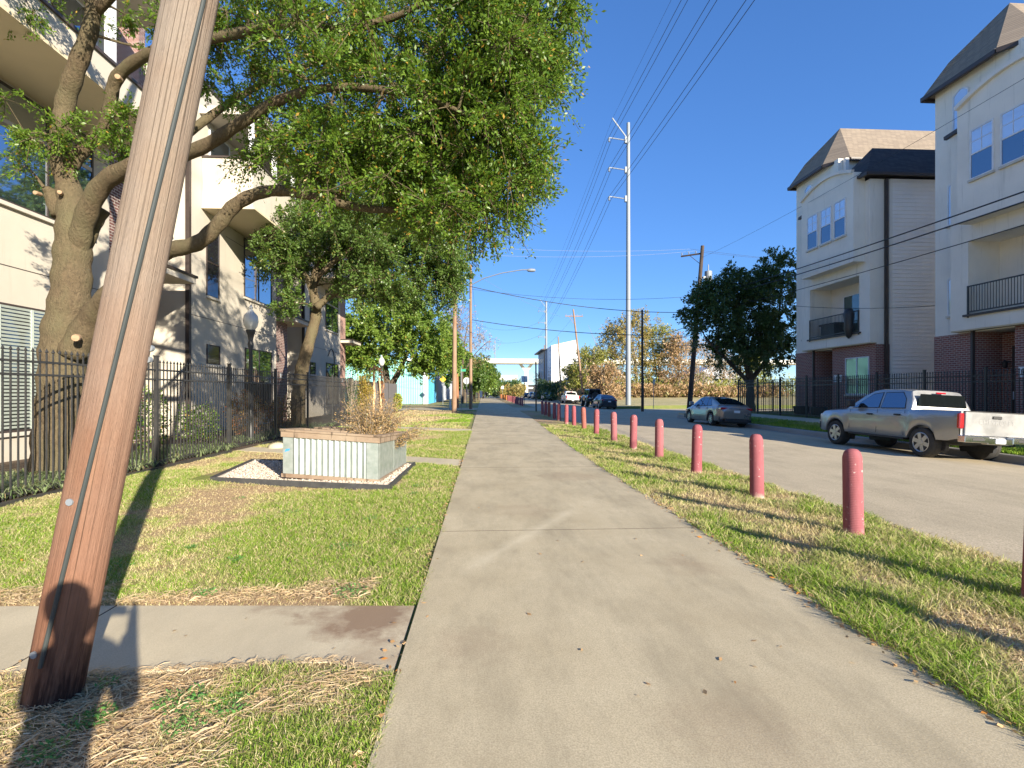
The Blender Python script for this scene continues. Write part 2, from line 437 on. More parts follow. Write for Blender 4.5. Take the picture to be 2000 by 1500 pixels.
def left_green(x, y):
    n = fbm(x, y, .55, 3); n2 = fbm(x, y, 2.6, 9)
    g = (n - .46) * 3.2 + (n2 - .5) * 1.9 + .5
    g = g + np.clip((x + 3.2) / 3.0, -.7, .6) * .5                      # greener beside the path
    g = g - np.exp(-((y - 4.0) / .22) ** 2) * .9 * (x < -.9)            # bare edge along the walk
    g = np.where(y < 3.0, -.30 + (fbm(x, y, 2.2, 21) - .42) * 3.0 + np.clip((x + 1.75) / .6, 0, 1) * .75, g)
    g = np.where(y > 19, g - .25, g); g = np.where(y > 30, g - .3, g)
    return np.clip(g, 0, 1)
def right_green(x, y):
    n = fbm(x, y, .8, 31); n2 = fbm(x, y, 3.0, 33)
    g = .72 + (n - .5) * 2.0 + (n2 - .5) * 1.4 - .45 * np.exp(-((x - 3.3) / .35) ** 2)
    g = g - .9 * np.exp(-((x - 3.45) / .33) ** 2 - ((y - 3.35) / .30) ** 2) - .9 * np.exp(-((x - 3.5) / .3) ** 2 - ((y - 2.75) / .2) ** 2)
    g = np.where(y > 22, g - .3, g)
    return np.clip(g, 0, 1)
def turf_sheet(name, xs, ys, zf, gf, inside=None):
    X, Y = np.meshgrid(xs, ys); Z = zf(X, Y)
    V = np.stack([X, Y, Z], -1).reshape(-1, 3); nx, ny = len(xs), len(ys)
    i = np.arange(nx * ny).reshape(ny, nx)
    F = np.stack([i[:-1, :-1], i[:-1, 1:], i[1:, 1:], i[1:, :-1]], -1).reshape(-1, 4)
    o = fast_mesh(name, V, F, TURF, attr=gf(X, Y).ravel(), smooth=True)
    return struct(o)
lz = lambda x, y: -.010 + .02 * (fbm(x, y, 1.5, 5) - .5) + .013 * (y < np.interp(x, [-7, -3.2, -2.04, -1.27, -.93, -.51], [3.16, 3.02, 3.0, 3.05, 3.06, 2.92])) * (y < 3.2) + .12 * np.exp(-((x + 4.9) / 1.5) ** 2 - ((y - 9.2) / 1.9) ** 2)
yy = np.concatenate([np.arange(-2, 9, .07), np.arange(9, 24, .15), np.arange(24, 43.2, .6)])
turf_sheet('lawn', np.concatenate([np.arange(-12.4, -6.9, .3), np.arange(-6.9, -.495, .07), [-.495]]), yy, lz, left_green)
rz = lambda x, y: -.005 - .03 * (x - 2.5) / 2.5 + .03 * (fbm(x, y, 2.0, 6) - .5) + .02 * np.exp(-((x - 3.7) / .6) ** 2)
def road_edge(y): return 4.95 + .18 * (fbm(y, y * 0 + 3, .9, 41) - .5) + .1 * (fbm(y, y * 0 + 9, 5, 43) - .5)
def path_r(y): return np.interp(y, [-5, 3, 12, 35, 60], [2.6, 2.53, 2.50, 2.95, 2.95]) + .05 * (fbm(y, y * 0, 1.6, 47) - .5)
# right-hand strip between path and road, following both edges
ys = np.concatenate([np.arange(-3, 10, .06), np.arange(10, 25, .15), np.arange(25, 43.6, .5)])
def strip_sheet(name, ys, lf, rf, zf, gf, n=34):
    t = np.linspace(0, 1, n); L, Rr = lf(ys), rf(ys)
    X = L[:, None] + (Rr - L)[:, None] * t[None, :]; Y = np.repeat(ys[:, None], n, 1); Z = zf(X, Y)
    V = np.stack([X, Y, Z], -1).reshape(-1, 3); i = np.arange(len(ys) * n).reshape(len(ys), n)
    F = np.stack([i[:-1, :-1], i[:-1, 1:], i[1:, 1:], i[1:, :-1]], -1).reshape(-1, 4)
    return fast_mesh(name, V, F, TURF, attr=gf(X, Y).ravel(), smooth=True)
struct(strip_sheet('verge', ys, lambda y: path_r(y) - .05, road_edge, rz, right_green))
ys2 = np.arange(52, 150, 1.0)
struct(strip_sheet('verge', ys2, lambda y: y * 0 + 2.9, lambda y: y * 0 + 5.2, lambda x, y: x * 0 - .01, lambda x, y: np.clip(.25 + fbm(x, y, .5, 77) - .5, 0, 1), 6))
turf_sheet('lawn', np.arange(-30, -.55, .6), np.arange(51.5, 230, 1.5), lambda x, y: x * 0 - .02, lambda x, y: np.clip(.55 + 1.6 * (fbm(x, y, .12, 78) - .5), 0, 1))

# the shared path: slabs with joints
pm = MB(); joints = [-3, .95, 5.83, 10.7, 15.6, 20.5, 25.4, 30.3, 35.2, 40.0, 45.0, 50.0] + list(range(56, 240, 6))
for a, b in zip(joints[:-1], joints[1:]):
    yy_ = np.linspace(a, b, 12)
    L = [(-.49 - .07 * max(0, (y - 11)) / 30, y) for y in yy_]; Rr = [(float(path_r(np.array([y]))[0]), y) for y in yy_]
    pm.prism(L[::-1] + Rr, 'Z', -.12, .018)
struct(pm.build('path', CONC))
jm = MB()
for y in joints[1:-1]:
    jm.box(-.49, float(path_r(np.array([y]))[0]) - .01, y - .004, y + .004, .0, .0195)
for (a, b) in (((-2.74, 3.02), (-2.74, 3.985)), ((-5.0, 3.11), (-5.0, 4.08))): jm.obox((*a, .0), (*b, .0), .007, .006)
struct(jm.build('path_joints', DARKGAP))
mb = MB(); mb.quad((-.5, -3, -.035), (2.5, -3, -.035), (2.5, 52, -.035), (-.55, 52, -.035)); struct(mb.build('path_joints', DARKGAP))
# the walks that meet the path
def slab(name, pts, mat, z0=-.1, z1=.001): return struct(MB().prism(pts, 'Z', z0, z1).build(name, mat))
slab('walk', [(-7.0, 4.18), (-3.61, 4.02), (-2.75, 3.985), (-2.738, 3.02), (-3.2, 3.05), (-7, 3.2)], WALK)
slab('walk', [(-2.735, 3.985), (-.515, 3.86), (-.515, 2.94), (-.93, 3.09), (-1.27, 3.08), (-2.04, 3.03), (-2.735, 3.02)], WALK)
slab('walk', [(-6.9, 15.3), (-5.6, 14.75), (-2.15, 12.95), (-.515, 12.1), (-.515, 11.1), (-2.0, 11.98), (-5.2, 13.65), (-6.9, 14.4)], WALK)
slab('walk', [(-6.9, 25.2), (-.52, 21.9), (-.52, 20.85), (-6.9, 24.1)], WALK)
# side street that crosses the path
mb = MB(); mb.quad((-200, 44.2, -.02), (-.6, 44.2, .004), (-.6, 50.8, .004), (-200, 50.8, -.02)); struct(mb.build('side_street', ASPH))
mb = MB(); mb.quad((2.98, 43.4, .004), (4.9, 43.4, -.03), (4.9, 51.8, -.03), (2.98, 51.8, .004)); struct(mb.build('crossing_apron', ASPH))
# road with a crown, reaching into the distance; the gutter falls to the far kerb
mb = MB(); prof = [(4.6, -.05), (5.1, -.035), (6.2, -.01), (8, .01), (9.4, 0), (11.3, -.1), (12.6, -.165), (13.22, -.20)]
for (xa, za), (xb, zb_) in zip(prof[:-1], prof[1:]):
    ya = -25
    for yb in list(range(-15, 60, 6)) + [90, 140, 220, 400]:
        mb.quad((xa, ya, za), (xb, ya, zb_), (xb, yb, zb_), (xa, yb, za)); ya = yb
struct(mb.build('road', ASPH, smooth=True))
# kerb and gutter, broken by the side street
def kerb(y0, y1, name='kerb'):
    mb = MB()
    n = max(2, int((y1 - y0) / 3))
    for i in range(n):
        a = y0 + (y1 - y0) * i / n; b = y0 + (y1 - y0) * (i + 1) / n - .008
        mb.prism([(12.75, -.175), (13.2, -.192), (13.25, -.02), (13.29, .0), (13.42, .005), (13.42, -.3), (12.75, -.3)], 'Y', a, b)
    return struct(mb.build(name, KERB))
kerb(-25, 34.4); kerb(52.5, 200)
def right_z(x, y):
    base = np.interp(x, [13.4, 15.6, 17.2, 21, 60], [.0, .12, .22, .3, .3])
    rise = np.clip((y - 50) / 45, 0, 1) ** 1.2 * 1.05
    return base * np.where(y < 50, 1, .5) + rise * np.clip((x - 13.4) / 7, 0, 1)
def z_sheet(name, xs, ys, zf, mat, off=0):
    X, Y = np.meshgrid(xs, ys); V = np.stack([X, Y, zf(X, Y) + off], -1).reshape(-1, 3); nx, ny = len(xs), len(ys)
    i = np.arange(nx * ny).reshape(ny, nx)
    F = np.stack([i[:-1, :-1], i[:-1, 1:], i[1:, 1:], i[1:, :-1]], -1).reshape(-1, 4)
    return struct(fast_mesh(name, V, F, mat, smooth=True))
z_sheet('verge', np.array([13.42, 14, 14.8, 15.6]), np.array([-25, 0, 10, 20, 34.4]), right_z, VERGE)
z_sheet('sidewalk', np.array([15.6, 16.3, 17.0]), np.array([-25, 0, 10, 20, 34.4]), right_z, WALK, .01)
z_sheet('yard', np.array([17.0, 18, 19.3, 40]), np.array([-25, 0, 10, 20, 34.4]), right_z, VERGE)
mb = MB(); mb.quad((13.1, 34.4, -.19), (120, 34.4, -.12), (120, 52.5, -.12), (13.1, 52.5, -.19)); struct(mb.build('side_street', ASPH))
z_sheet('field', np.concatenate([np.arange(13.42, 40, 2), np.arange(40, 220, 12)]), np.concatenate([np.arange(52.5, 110, 3), np.arange(110, 420, 30)]), right_z, STRAW)
mb = MB(); xs_f = np.concatenate([[13.42], np.arange(14, 40, 2), np.arange(40, 220, 12)]); zf_f = right_z(xs_f, xs_f * 0 + 52.5)
for i in range(len(xs_f) - 1): mb.quad((xs_f[i], 52.5, -.35), (xs_f[i + 1], 52.5, -.35), (xs_f[i + 1], 52.5, float(zf_f[i + 1]) + .01), (xs_f[i], 52.5, float(zf_f[i]) + .01))
struct(mb.build('field_edge', VERGE))
# kerb-side nose of the sidewalk at the corner
slab('sidewalk', [(13.4, 33.2), (16.9, 33.2), (16.9, 34.8), (15, 35.2), (13.4, 34.6)], WALK, -.3, .16)

# ------------------------------------------------------------------ grass blades
rng = np.random.default_rng(7)
def blades(name, P, H, Wd, G, lean=.5, flat=0.0, label='', tip=.0):
    n = len(P); th = rng.uniform(0, 2 * np.pi, n); side = np.stack([np.cos(th), np.sin(th), np.zeros(n)], 1)
    la = rng.uniform(0, 2 * np.pi, n); ll = H * np.abs(rng.normal(lean, .3, n))
    d = np.stack([np.cos(la) * ll, np.sin(la) * ll, H * (1 - flat * .85)], 1)
    a = P - side * Wd[:, None] / 2; b = P + side * Wd[:, None] / 2
    mid = P + d * .55 * np.array([.6, .6, 1.15]); c = mid + side * Wd[:, None] * .4; e = mid - side * Wd[:, None] * .4; t = P + d
    V = np.stack([a, b, c, e, t], 1).reshape(-1, 3); i = np.arange(n)[:, None] * 5
    F = np.concatenate([i + [0, 1, 2], i + [0, 2, 3], i + [3, 2, 4]])
    o = fast_mesh(name, V, F, BLADE, attr=np.repeat(G, 5))
    return tag(o, label, 'grass', kind='stuff')
def scatter(n, x0, x1, ymin, ymax, gf, zf, reject, keep=.25):
    # thicker near the camera, thinner with distance
    u = rng.uniform(0, 1, n); y = ymin * (ymax / ymin) ** u
    x = x0(y) + (x1(y) - x0(y)) * rng.uniform(0, 1, n)
    g = gf(x, y); ok = rng.uniform(0, 1, n) < (keep + (1 - keep) * g)
    ok &= ~reject(x, y); x, y, g = x[ok], y[ok], g[ok]
    return np.stack([x, y, zf(x, y)], 1), g
def walk_here(x, y):
    lo = np.interp(x, [-7, -3.2, -2.04, -1.27, -.93, -.51], [3.19, 3.04, 3.02, 3.07, 3.08, 2.93]); hi = np.interp(x, [-7, -3.61, -2.75, -.515], [4.185, 4.025, 3.99, 3.865])
    r = (y > lo) & (y < hi)
    a = 12.1 + (-.515 - x) * .5; b = 11.1 + (-.515 - x) * .545
    r |= (y > b - .02) & (y < a)
    a2 = 21.9 + (-.52 - x) * .517; r |= (y > a2 - 1.05) & (y < a2)
    # planter bed
    r |= (x > -5.0) & (x < -1.5) & (y > 8.83 - (x + 4.56) * .116) & (y < 11.15)
    return r
n = 560000
P, G = scatter(n, lambda y: y * 0 - 6.75, lambda y: y * 0 - .47, 1.6, 22, left_green, lz, walk_here, .30)
dist = np.hypot(P[:, 0], P[:, 1]); H = rng.uniform(.012, .05, len(P)) * (.5 + .6 * G) * (.45 + 1.1 * vnoise(P[:, 0], P[:, 1], 5.0, 12)) * (1 + dist * .02); Wd = rng.uniform(.0016, .0036, len(P)) * (1 + dist * .17)
near = P[:, 1] < 2.95; H[near] *= .8
blades('grass', P, H, Wd, np.where(rng.uniform(0, 1, len(G)) < .26, 0, 1) * np.clip(G * 1.15 + rng.normal(0, .3, len(G)) - .08, 0, 1), .9, .25, 'short green and straw coloured lawn grass left of the concrete path')
P, G = scatter(190000, lambda y: path_r(y) - .06, lambda y: road_edge(y) + .04, 1.3, 24, right_green, rz, lambda x, y: x < -99, .42)
dist = np.hypot(P[:, 0], P[:, 1]); H = rng.uniform(.02, .11, len(P)) * (.55 + .5 * G) * (.5 + vnoise(P[:, 0], P[:, 1], 3.1, 8)) * (1 + dist * .012); Wd = rng.uniform(.0025, .005, len(P)) * (1 + dist * .14)
blades('grass', P, H, Wd, np.where(rng.uniform(0, 1, len(G)) < .22, .1, 1) * np.clip(G * 1.1 + rng.normal(0, .3, len(G)) - .02, 0, 1), .85, .15, 'shaggy green grass in the strip between path and road')
# far verges
P, G = scatter(26000, lambda y: y * 0 + 13.45, lambda y: y * 0 + 15.55, 8, 34, lambda x, y: np.clip(.8 + fbm(x, y, 1, 5) - .5, 0, 1), lambda x, y: right_z(x, y), lambda x, y: x < 0, .5)
blades('grass', P, rng.uniform(.04, .1, len(P)), rng.uniform(.02, .04, len(P)), np.clip(G, 0, 1), .5, 0, 'green grass of the verge behind the kerb across the road')
P, G = scatter(24000, lambda y: y * 0 - 6.8, lambda y: y * 0 - .7, 22, 44, left_green, lz, walk_here, .4)
blades('grass', P, rng.uniform(.02, .06, len(P)), rng.uniform(.02, .04, len(P)), np.clip(G, 0, 1), .6, 0, 'mown grass of the far lawn beyond the planter')
# straw and dead runners lying on the bare ground in front
def litter(name, n, xr, yr, L, Wd, cond, label, mat, cat):
    x = rng.uniform(*xr, n); y = rng.uniform(*yr, n); ok = cond(x, y); x, y = x[ok], y[ok]; n = len(x)
    th = rng.normal(.1, .75, n); l = rng.uniform(*L, n); w = rng.uniform(*Wd, n)
    d = np.stack([np.cos(th), np.sin(th), rng.normal(0, .10, n)], 1) * l[:, None]; s = np.stack([-np.sin(th), np.cos(th), rng.normal(0, .3, n)], 1) * w[:, None]
    p = np.stack([x, y, rng.uniform(.0, .018, n)], 1); bend = s * rng.normal(0, 2.2, n)[:, None] + np.array([0, 0, .006])
    V = np.stack([p - s, p + s, p + d * .5 + bend + s, p + d * .5 + bend - s, p + d + s * .5, p + d - s * .5], 1).reshape(-1, 3)
    i = np.arange(n)[:, None] * 6; F = np.concatenate([i + [0, 1, 2, 3], i + [3, 2, 4, 5]])
    return tag(fast_mesh(name, V, F, mat), label, cat, kind='stuff')
STRAWM = mat_leaf('straw', (.80, .62, .38), (.50, .34, .18), None, .1)
litter('dead_grass', 16000, (-3.6, -.55), (1.4, 2.97), (.03, .13), (.0012, .0035), lambda x, y: left_green(x, y) < .75, 'matted dead straw runners on bare soil in the foreground', STRAWM, 'straw')
litter('dead_grass', 7000, (-6.5, -.6), (3.92, 4.45), (.03, .1), (.0015, .004), lambda x, y: (y > 4.0 + np.clip(-x - 2.7, 0, 9) * .045) & (left_green(x, y) < .6), 'dry straw along the far edge of the cross walk', STRAWM, 'straw')
litter('dead_grass', 5000, (2.9, 4.0), (2.4, 4.2), (.03, .11), (.0012, .0035), lambda x, y: right_green(x, y) < .45, 'dry straw on bare patches by the nearest bollards', STRAWM, 'straw')
litter('dead_grass', 2600, (-3.3, -.6), (2.9, 3.12), (.02, .08), (.0012, .003), lambda x, y: abs(y - np.interp(x, [-3.2, -2.04, -1.27, -.93, -.51], [3.05, 3.03, 3.08, 3.09, 2.94])) < .03, 'thin fringe of straw along the near edge of the cross walk', STRAWM, 'straw')
# small broad-leaved weeds
WEED = mat_leaf('weed leaf', (.10, .26, .05), (.16, .34, .09), None, .25)
def weeds(name, spots, label):
    V, F = [], []; k = 0
    for cx, cy, rad, nn, z in spots:
        for _ in range(nn):
            a = rng.uniform(0, 6.28); r = rad * math.sqrt(rng.uniform(0, 1)); x, y = cx + r * math.cos(a), cy + r * math.sin(a)
            la = rng.uniform(0, 6.28); l = rng.uniform(.012, .03); w = l * rng.uniform(.35, .6); up = rng.uniform(.0, .6)
            d = np.array([math.cos(la), math.sin(la), up]) * l; s = np.array([-math.sin(la), math.cos(la), rng.normal(0, .3)]) * w * .5
            p = np.array([x, y, z + rng.uniform(0, .03)]); V += [p, p + d * .5 + s, p + d, p + d * .5 - s]; F.append([k, k + 1, k + 2, k + 3]); k += 4
    return tag(fast_mesh(name, np.array(V), np.array(F), WEED), label, 'weeds', kind='stuff')
weeds('clover', [(-1.55, 2.72, .12, 320, .0), (-1.28, 2.66, .10, 240, .0), (-1.9, 2.6, .10, 220, 0), (-1.92, 2.35, .09, 160, 0), (-2.05, 2.9, .05, 80, 0), (-1.42, 2.52, .1, 200, 0), (-2.2, 4.15, .08, 120, 0), (-1.05, 4.12, .14, 260, 0), (-2.55, 2.2, .12, 200, 0)], 'low clover and broadleaf weeds in the bare foreground soil')
_r = random.Random(8)
weeds('clover', [(_r.uniform(-6, -.8), _r.uniform(4.3, 12) , _r.uniform(.05, .16), 110, .0) for _ in range(30)], 'small broadleaf weed patches dotted through the left lawn')
weeds('clover', [(3.9, 5.2, .25, 500, -.01), (4.3, 4.2, .3, 600, -.02), (4.4, 3.2, .3, 600, -.02), (4.1, 7.2, .2, 300, -.01)], 'broadleaf weeds in the grass strip around the nearest bollards')
# fallen leaves along the path edges
FALL = mat_leaf('fallen leaf', (.40, .22, .09), (.55, .38, .2), (.62, .25, .05), .1)
def fallen(n, sampler, label):
    V, F = [], []
    for k in range(n):
        x, y, z = sampler(); la = rng.uniform(0, 6.28); l = rng.uniform(.02, .05) * (1 + y * .04); w = l * .42
        d = np.array([math.cos(la), math.sin(la), rng.normal(0, .15)]) * l; s = np.array([-math.sin(la), math.cos(la), rng.normal(0, .4)]) * w * .5
        p = np.array([x, y, z + .004]); V += [p, p + d * .5 + s, p + d, p + d * .5 - s]; F.append([k * 4, k * 4 + 1, k * 4 + 2, k * 4 + 3])
    return tag(fast_mesh('fallen_leaves', np.array(V), np.array(F), FALL), label, 'leaves', kind='stuff')
def edge_r():
    y = 1.2 + abs(rng.normal(0, 4.5)); return float(path_r(np.array([y]))[0]) - abs(rng.normal(0, .07)) + .03, y, .02
def edge_l():
    y = rng.uniform(1.5, 12); return -.52 + rng.normal(0, .035), y, .012
fallen(1100, edge_r, 'brown fallen leaves along the right edge of the path')
fallen(260, edge_l, 'brown fallen leaves along the left edge of the path')
def kerb_side(): y = rng.uniform(3, 34); return 13.05 - abs(rng.normal(0, .12)), y, -.18
def road_side():
    y = rng.uniform(2, 22); return float(road_edge(np.array([y]))[0]) + abs(rng.normal(0, .12)), y, -.03
fallen(260, kerb_side, 'leaf litter gathered in the gutter of the far kerb')
fallen(240, road_side, 'leaf bits and grit along the near edge of the road')
fallen(34, lambda: (rng.uniform(-.3, 2.4), rng.uniform(1.5, 8), .02), 'a few stray leaves and bits lying on the concrete path')
fallen(60, lambda: (rng.uniform(-5, -.7), rng.uniform(1.7, 9), .01), 'scattered brown leaves lying on the left lawn')
# ------------------------------------------------------------------ buildings
STUC = mat_stucco('town house stucco', (.86, .81, .715), .8)
STUC2 = mat_stucco('town house trim', (.82, .78, .71), .3)
LSTUC = mat_stucco('loft stucco', (.58, .53, .445), .4)
LTRIM = mat_stucco('loft soffit', (.66, .57, .40), .1)
BRICK = mat_brick('red brick', (.30, .105, .075), (.20, .075, .06), (.42, .36, .32))
BRICKD = mat_brick('dark loft brick', (.20, .085, .07), (.12, .055, .05), (.50, .45, .40))
BRICKL = mat_brick('pale loft brick', (.42, .20, .15), (.34, .15, .11), (.62, .52, .44))
SHING = mat_shingle('weathered shingle', (.30, .245, .185), (.22, .18, .14))
SHINGD = mat_shingle('dark shingle', (.085, .08, .08), (.055, .05, .052))
BROWN = M('brown metal', (.06, .045, .04), .5, col2=(.045, .035, .03), bs=20)
IRON = M('black iron', (.025, .026, .028), .45, col2=(.05, .048, .045), vs=8)
WHITE = M('white vinyl', (.78, .79, .80), .5)
PANE_B = mat_glass('blind pane', (.55, .62, .72), .35)
PANE_S = mat_glass('screen pane', (.04, .08, .16), .22, .15)
PANE = mat_glass('window pane', (.03, .04, .05), .62, .03)
PANE_D = mat_glass('dark pane', (.02, .02, .025), .18, .05)
PANE_G = mat_glass('green pane', (.06, .10, .085), .15, .05)
LAP = mat_stucco('lap siding', (.86, .83, .79), .2)
SILL = M('sill', (.62, .58, .50), .8)

def window(parent, plane, y0, y1, z0, z1, face=-1, frame=WHITE, split=True, up=PANE_B, low=PANE_S, arch=0, sill=True, fw=.05, mull=0, bars=True):
    """window on a wall x=plane looking towards face*X; frame > pane, sill"""
    f = face; mb = MB(); a, b = plane, plane + f * .045
    xa, xb = min(a, b), max(a, b)
    def outline(g):
        pts = [(y0 + g, z0 + g), (y1 - g, z0 + g), (y1 - g, z1 - g)]
        if arch:
            for t in np.linspace(0, 1, 9)[1:-1]: pts.append((y1 - g + (y0 - y1 + 2 * g) * t, z1 - g + arch * math.sin(math.pi * t)))
        return pts + [(y0 + g, z1 - g)]
    o_, i_ = outline(0), outline(fw); k = len(o_)
    for j in range(k):
        j2 = (j + 1) % k
        mb.quad((b, *o_[j]), (b, *o_[j2]), (b, *i_[j2]), (b, *i_[j]))
        mb.quad((a, *o_[j]), (a, *o_[j2]), (b, *o_[j2]), (b, *o_[j]))
        mb.quad((b, *i_[j]), (b, *i_[j2]), (a + f * .01, *i_[j2]), (a + f * .01, *i_[j]))
    zm = z0 + (z1 - z0) * .5
    if split: mb.box(xa + .004, xb - .003 if f > 0 else xb, y0 + fw, y1 - fw, zm - .025, zm + .025)
    for q in range(mull):
        ym = y0 + (y1 - y0) * (q + 1) / (mull + 1); mb.box(xa + .002, xb - .001, ym - .03, ym + .03, z0 + fw, z1 - fw)
    w = mb.build('window', frame, parent)
    p = MB(); xp = plane + f * .022
    def pane(za, zb, mat, top=False):
        q = MB()
        if top and arch: q.poly([(xp, *c) for c in outline(fw)] if not split else [(xp, y0 + fw, za), (xp, y1 - fw, za)] + [(xp, *c) for c in outline(fw)[2:]])
        else: q.quad((xp, y0 + fw, za), (xp, y1 - fw, za), (xp, y1 - fw, zb), (xp, y0 + fw, zb))
        q.build('pane', mat, w)
    if split: pane(z0 + fw, zm, low); pane(zm, z1 - fw, up, True)
    else: pane(z0 + fw, z1 - fw, up, True)
    if bars and split:
        g = MB(); ya = (y0 + y1) / 2; g.box(xp + min(f * .004, f * .012), xp + max(f * .004, f * .012), ya - .008, ya + .008, zm + .03, z1 - fw + arch * .8)
        for zz in (zm + (z1 - zm) * .5,): g.box(xp + min(f * .005, f * .013), xp + max(f * .005, f * .013), y0 + fw, y1 - fw, zz - .008, zz + .008)
        g.build('grille', WHITE, w)
    if sill:
        s = MB(); s.box(min(plane - .0, plane + f * .09), max(plane, plane + f * .09), y0 - .04, y1 + .04, z0 - .09, z0 - .003); s.build('sill', SILL, w)
    return w

def fence_panel(mb, a, b, h, z0a, z0b, step=.115, t=.018, rails=(.12, -.14, -.34), spear=True):
    a, b = Vector(a), Vector(b); L = (b - a).length; n = max(1, int(L / step)); d = (b - a) / L
    for i in range(1, n):
        f = i / n; p = a + (b - a) * f; z0 = z0a + (z0b - z0a) * f
        mb.obox((p.x, p.y, z0 + .04), (p.x, p.y, z0 + h), t, t, (d.x, d.y, 0))
        if spear:
            k = len(mb.v); r = t * .95; zt = z0 + h
            for dx, dy in ((-r, -r), (r, -r), (r, r), (-r, r)): mb.v.append((p.x + dx, p.y + dy, zt + .02))
            mb.v += [(p.x, p.y, zt - .002), (p.x, p.y, zt + .085)]
            for q in range(4): mb.f += [(k + q, k + (q + 1) % 4, k + 5), (k + (q + 1) % 4, k + q, k + 4)]
    for r in rails:
        dz = r if r > 0 else h + r
        mb.obox((a.x, a.y, z0a + dz), (b.x, b.y, z0b + dz), .035, .035)

def townhouse(Yc, num, label, full=True):
    t = thing('town_house', (19, Yc - 3.2, .3), label, 'house', 'narrow four storey town houses across the road')
    Y = lambda s: Yc - s
    W = MB()
    # fourth floor and rear volume (plane 19.35), main front (19.0), brick below
    W.box(20.34, 30, Y(6.5), Y(0), 3.95, 12.1)
    W.box(19.35, 20.34, Y(1.85), Y(0), 3.95, 12.1); W.box(19.35, 20.34, Y(6.5), Y(5.77), 3.95, 12.1)
    W.box(19.35, 20.34, Y(5.77), Y(1.85), 3.95, 4.62); W.box(19.35, 20.34, Y(5.77), Y(1.85), 7.5, 12.1)
    W.box(19.351, 30, Y(3.75), Y(.0), 12.1, 14.35)
    W.box(19.0, 19.349, Y(1.85), Y(1.08), 4.05, 12.0); W.box(19.0, 19.349, Y(6.495), Y(5.77), 4.05, 12.1)
    W.box(19.0, 19.349, Y(5.77), Y(1.85), 7.5, 12.05); W.box(19.0, 19.349, Y(5.77), Y(1.85), 4.05, 4.62)
    W.build('wall', STUC, t)
    # bay box with the segmental top
    B = MB(); a0, a1 = Y(6.17), Y(2.0); arc = [(a1 + (a0 - a1) * q, 12.42 + .62 * math.sin(math.pi * (.06 + .88 * q)) ** .9) for q in np.linspace(0, 1, 17)]
    B.prism([(a0, 8.1), (a1, 8.1)] + arc, 'X', 18.4, 18.998); B.build('bay', STUC, t)
    C = MB()
    for (p, q) in zip(arc[:-1], arc[1:]): C.obox((18.35, p[0], p[1] + .03), (18.35, q[0], q[1] + .03), .16, .16)
    C.build('coping', STUC2, t)
    for s0, s1 in ((2.55, 3.45), (3.70, 4.57), (4.78, 5.65)): window(t, 18.4, Y(s1), Y(s0), 9.6, 11.48)
    window(t, 19.35, Y(.98), Y(.62), 8.5, 10.15, arch=.1, split=False); window(t, 19.35, Y(.98), Y(.62), 4.75, 6.25, arch=.1, split=False, up=mat_glass('pale blind', (.7, .72, .75), .3) if 'pale blind' not in MATS else MATS['pale blind'])
    window(t, 19.35, Y(1.55), Y(.85), 12.25, 13.75, arch=.18, split=False)
    # brick ground floor with the door recess
    K = MB(); K.box(19.32, 19.6, Y(1.85), Y(0) + .02, .1, 3.95); K.box(19.3, 22, Y(6.48), Y(3.35), .1, 4.04); K.box(20.4, 22, Y(3.35), Y(1.85), .1, 3.9); K.box(19.6, 30, Y(1.85), Y(0.02), .1, 3.95)
    K.box(22, 29.9, Y(6.47), Y(1.86), .1, 3.94)
    K.build('brick_base', BRICK, t)
    S = MB(); S.box(19.02, 20.4, Y(6.49), Y(1.08), 4.0, 4.048); S.build('soffit', LTRIM, t)
    D = MB(); D.box(20.28, 20.39, Y(3.15), Y(2.35), .3, 3.35); d = D.build('door', BROWN, t)
    g = MB(); g.box(20.262, 20.278, Y(3.0), Y(2.55), 1.2, 3.0); g.build('glass', PANE_D, d)
    h = MB(); h.tube([(20.2, Y(2.48), 1.3), (20.2, Y(2.48), 1.6)], .02); h.build('handle', WHITE, d)
    window(t, 19.3, Y(6.08), Y(4.4), 1.45, 3.38, split=False, up=PANE_G, mull=1)
    lm = MB(); lm.lathe([(.02, .28), (.09, .2), (.07, 0), (.02, -.04)], (20.15, Y(2.2), 2.55), 8); lm.obox((20.15, Y(2.2), 2.8), (20.4, Y(2.2), 2.75), .03, .03); lm.build('wall_lamp', IRON, t)
    sg = MB(); sg.box(19.27, 19.296, Y(4.12), Y(3.5), 2.12, 2.5); s_ = sg.build('number_sign', WHITE, t)
    text_mesh('digits', num, .26, IRON, s_, (19.262, Y(3.81), 2.3), (R(90), 0, R(-90)), .003)
    # balcony: walls of the recess, glazed door, railing
    r = MB(); r.box(20.3, 20.338, Y(5.768), Y(1.852), 4.622, 7.498)
    r.build('recess_wall', STUC, t)
    window(t, 20.3, Y(5.4), Y(2.9), 4.75, 6.95, split=False, up=PANE_G, mull=1, sill=False)
    rl = MB(); zt = 5.72
    for z in (4.72, zt): rl.obox((18.97, Y(5.75), z), (18.97, Y(1.87), z), .04, .05)
    for i in range(0, 36): y = Y(5.7) + (5.7 - 1.9) * i / 35; rl.obox((18.97, y, 4.72), (18.97, y, zt), .016, .016)
    rl.obox((18.98, Y(1.86), 4.5), (18.98, Y(1.86), zt + .03), .05, .05); rl.obox((18.98, Y(5.76), 4.5), (18.98, Y(5.76), zt + .03), .05, .05)
    rl.build('balcony_railing', IRON, t)
    bl = MB(); bl.box(18.9, 19.02, Y(5.9), Y(1.7), 4.55, 4.63); bl.build('balcony_ledge', BROWN, t)
    # side wall: stucco return, lap siding, downpipe
    sw = MB(); n = 0; z = 1.0
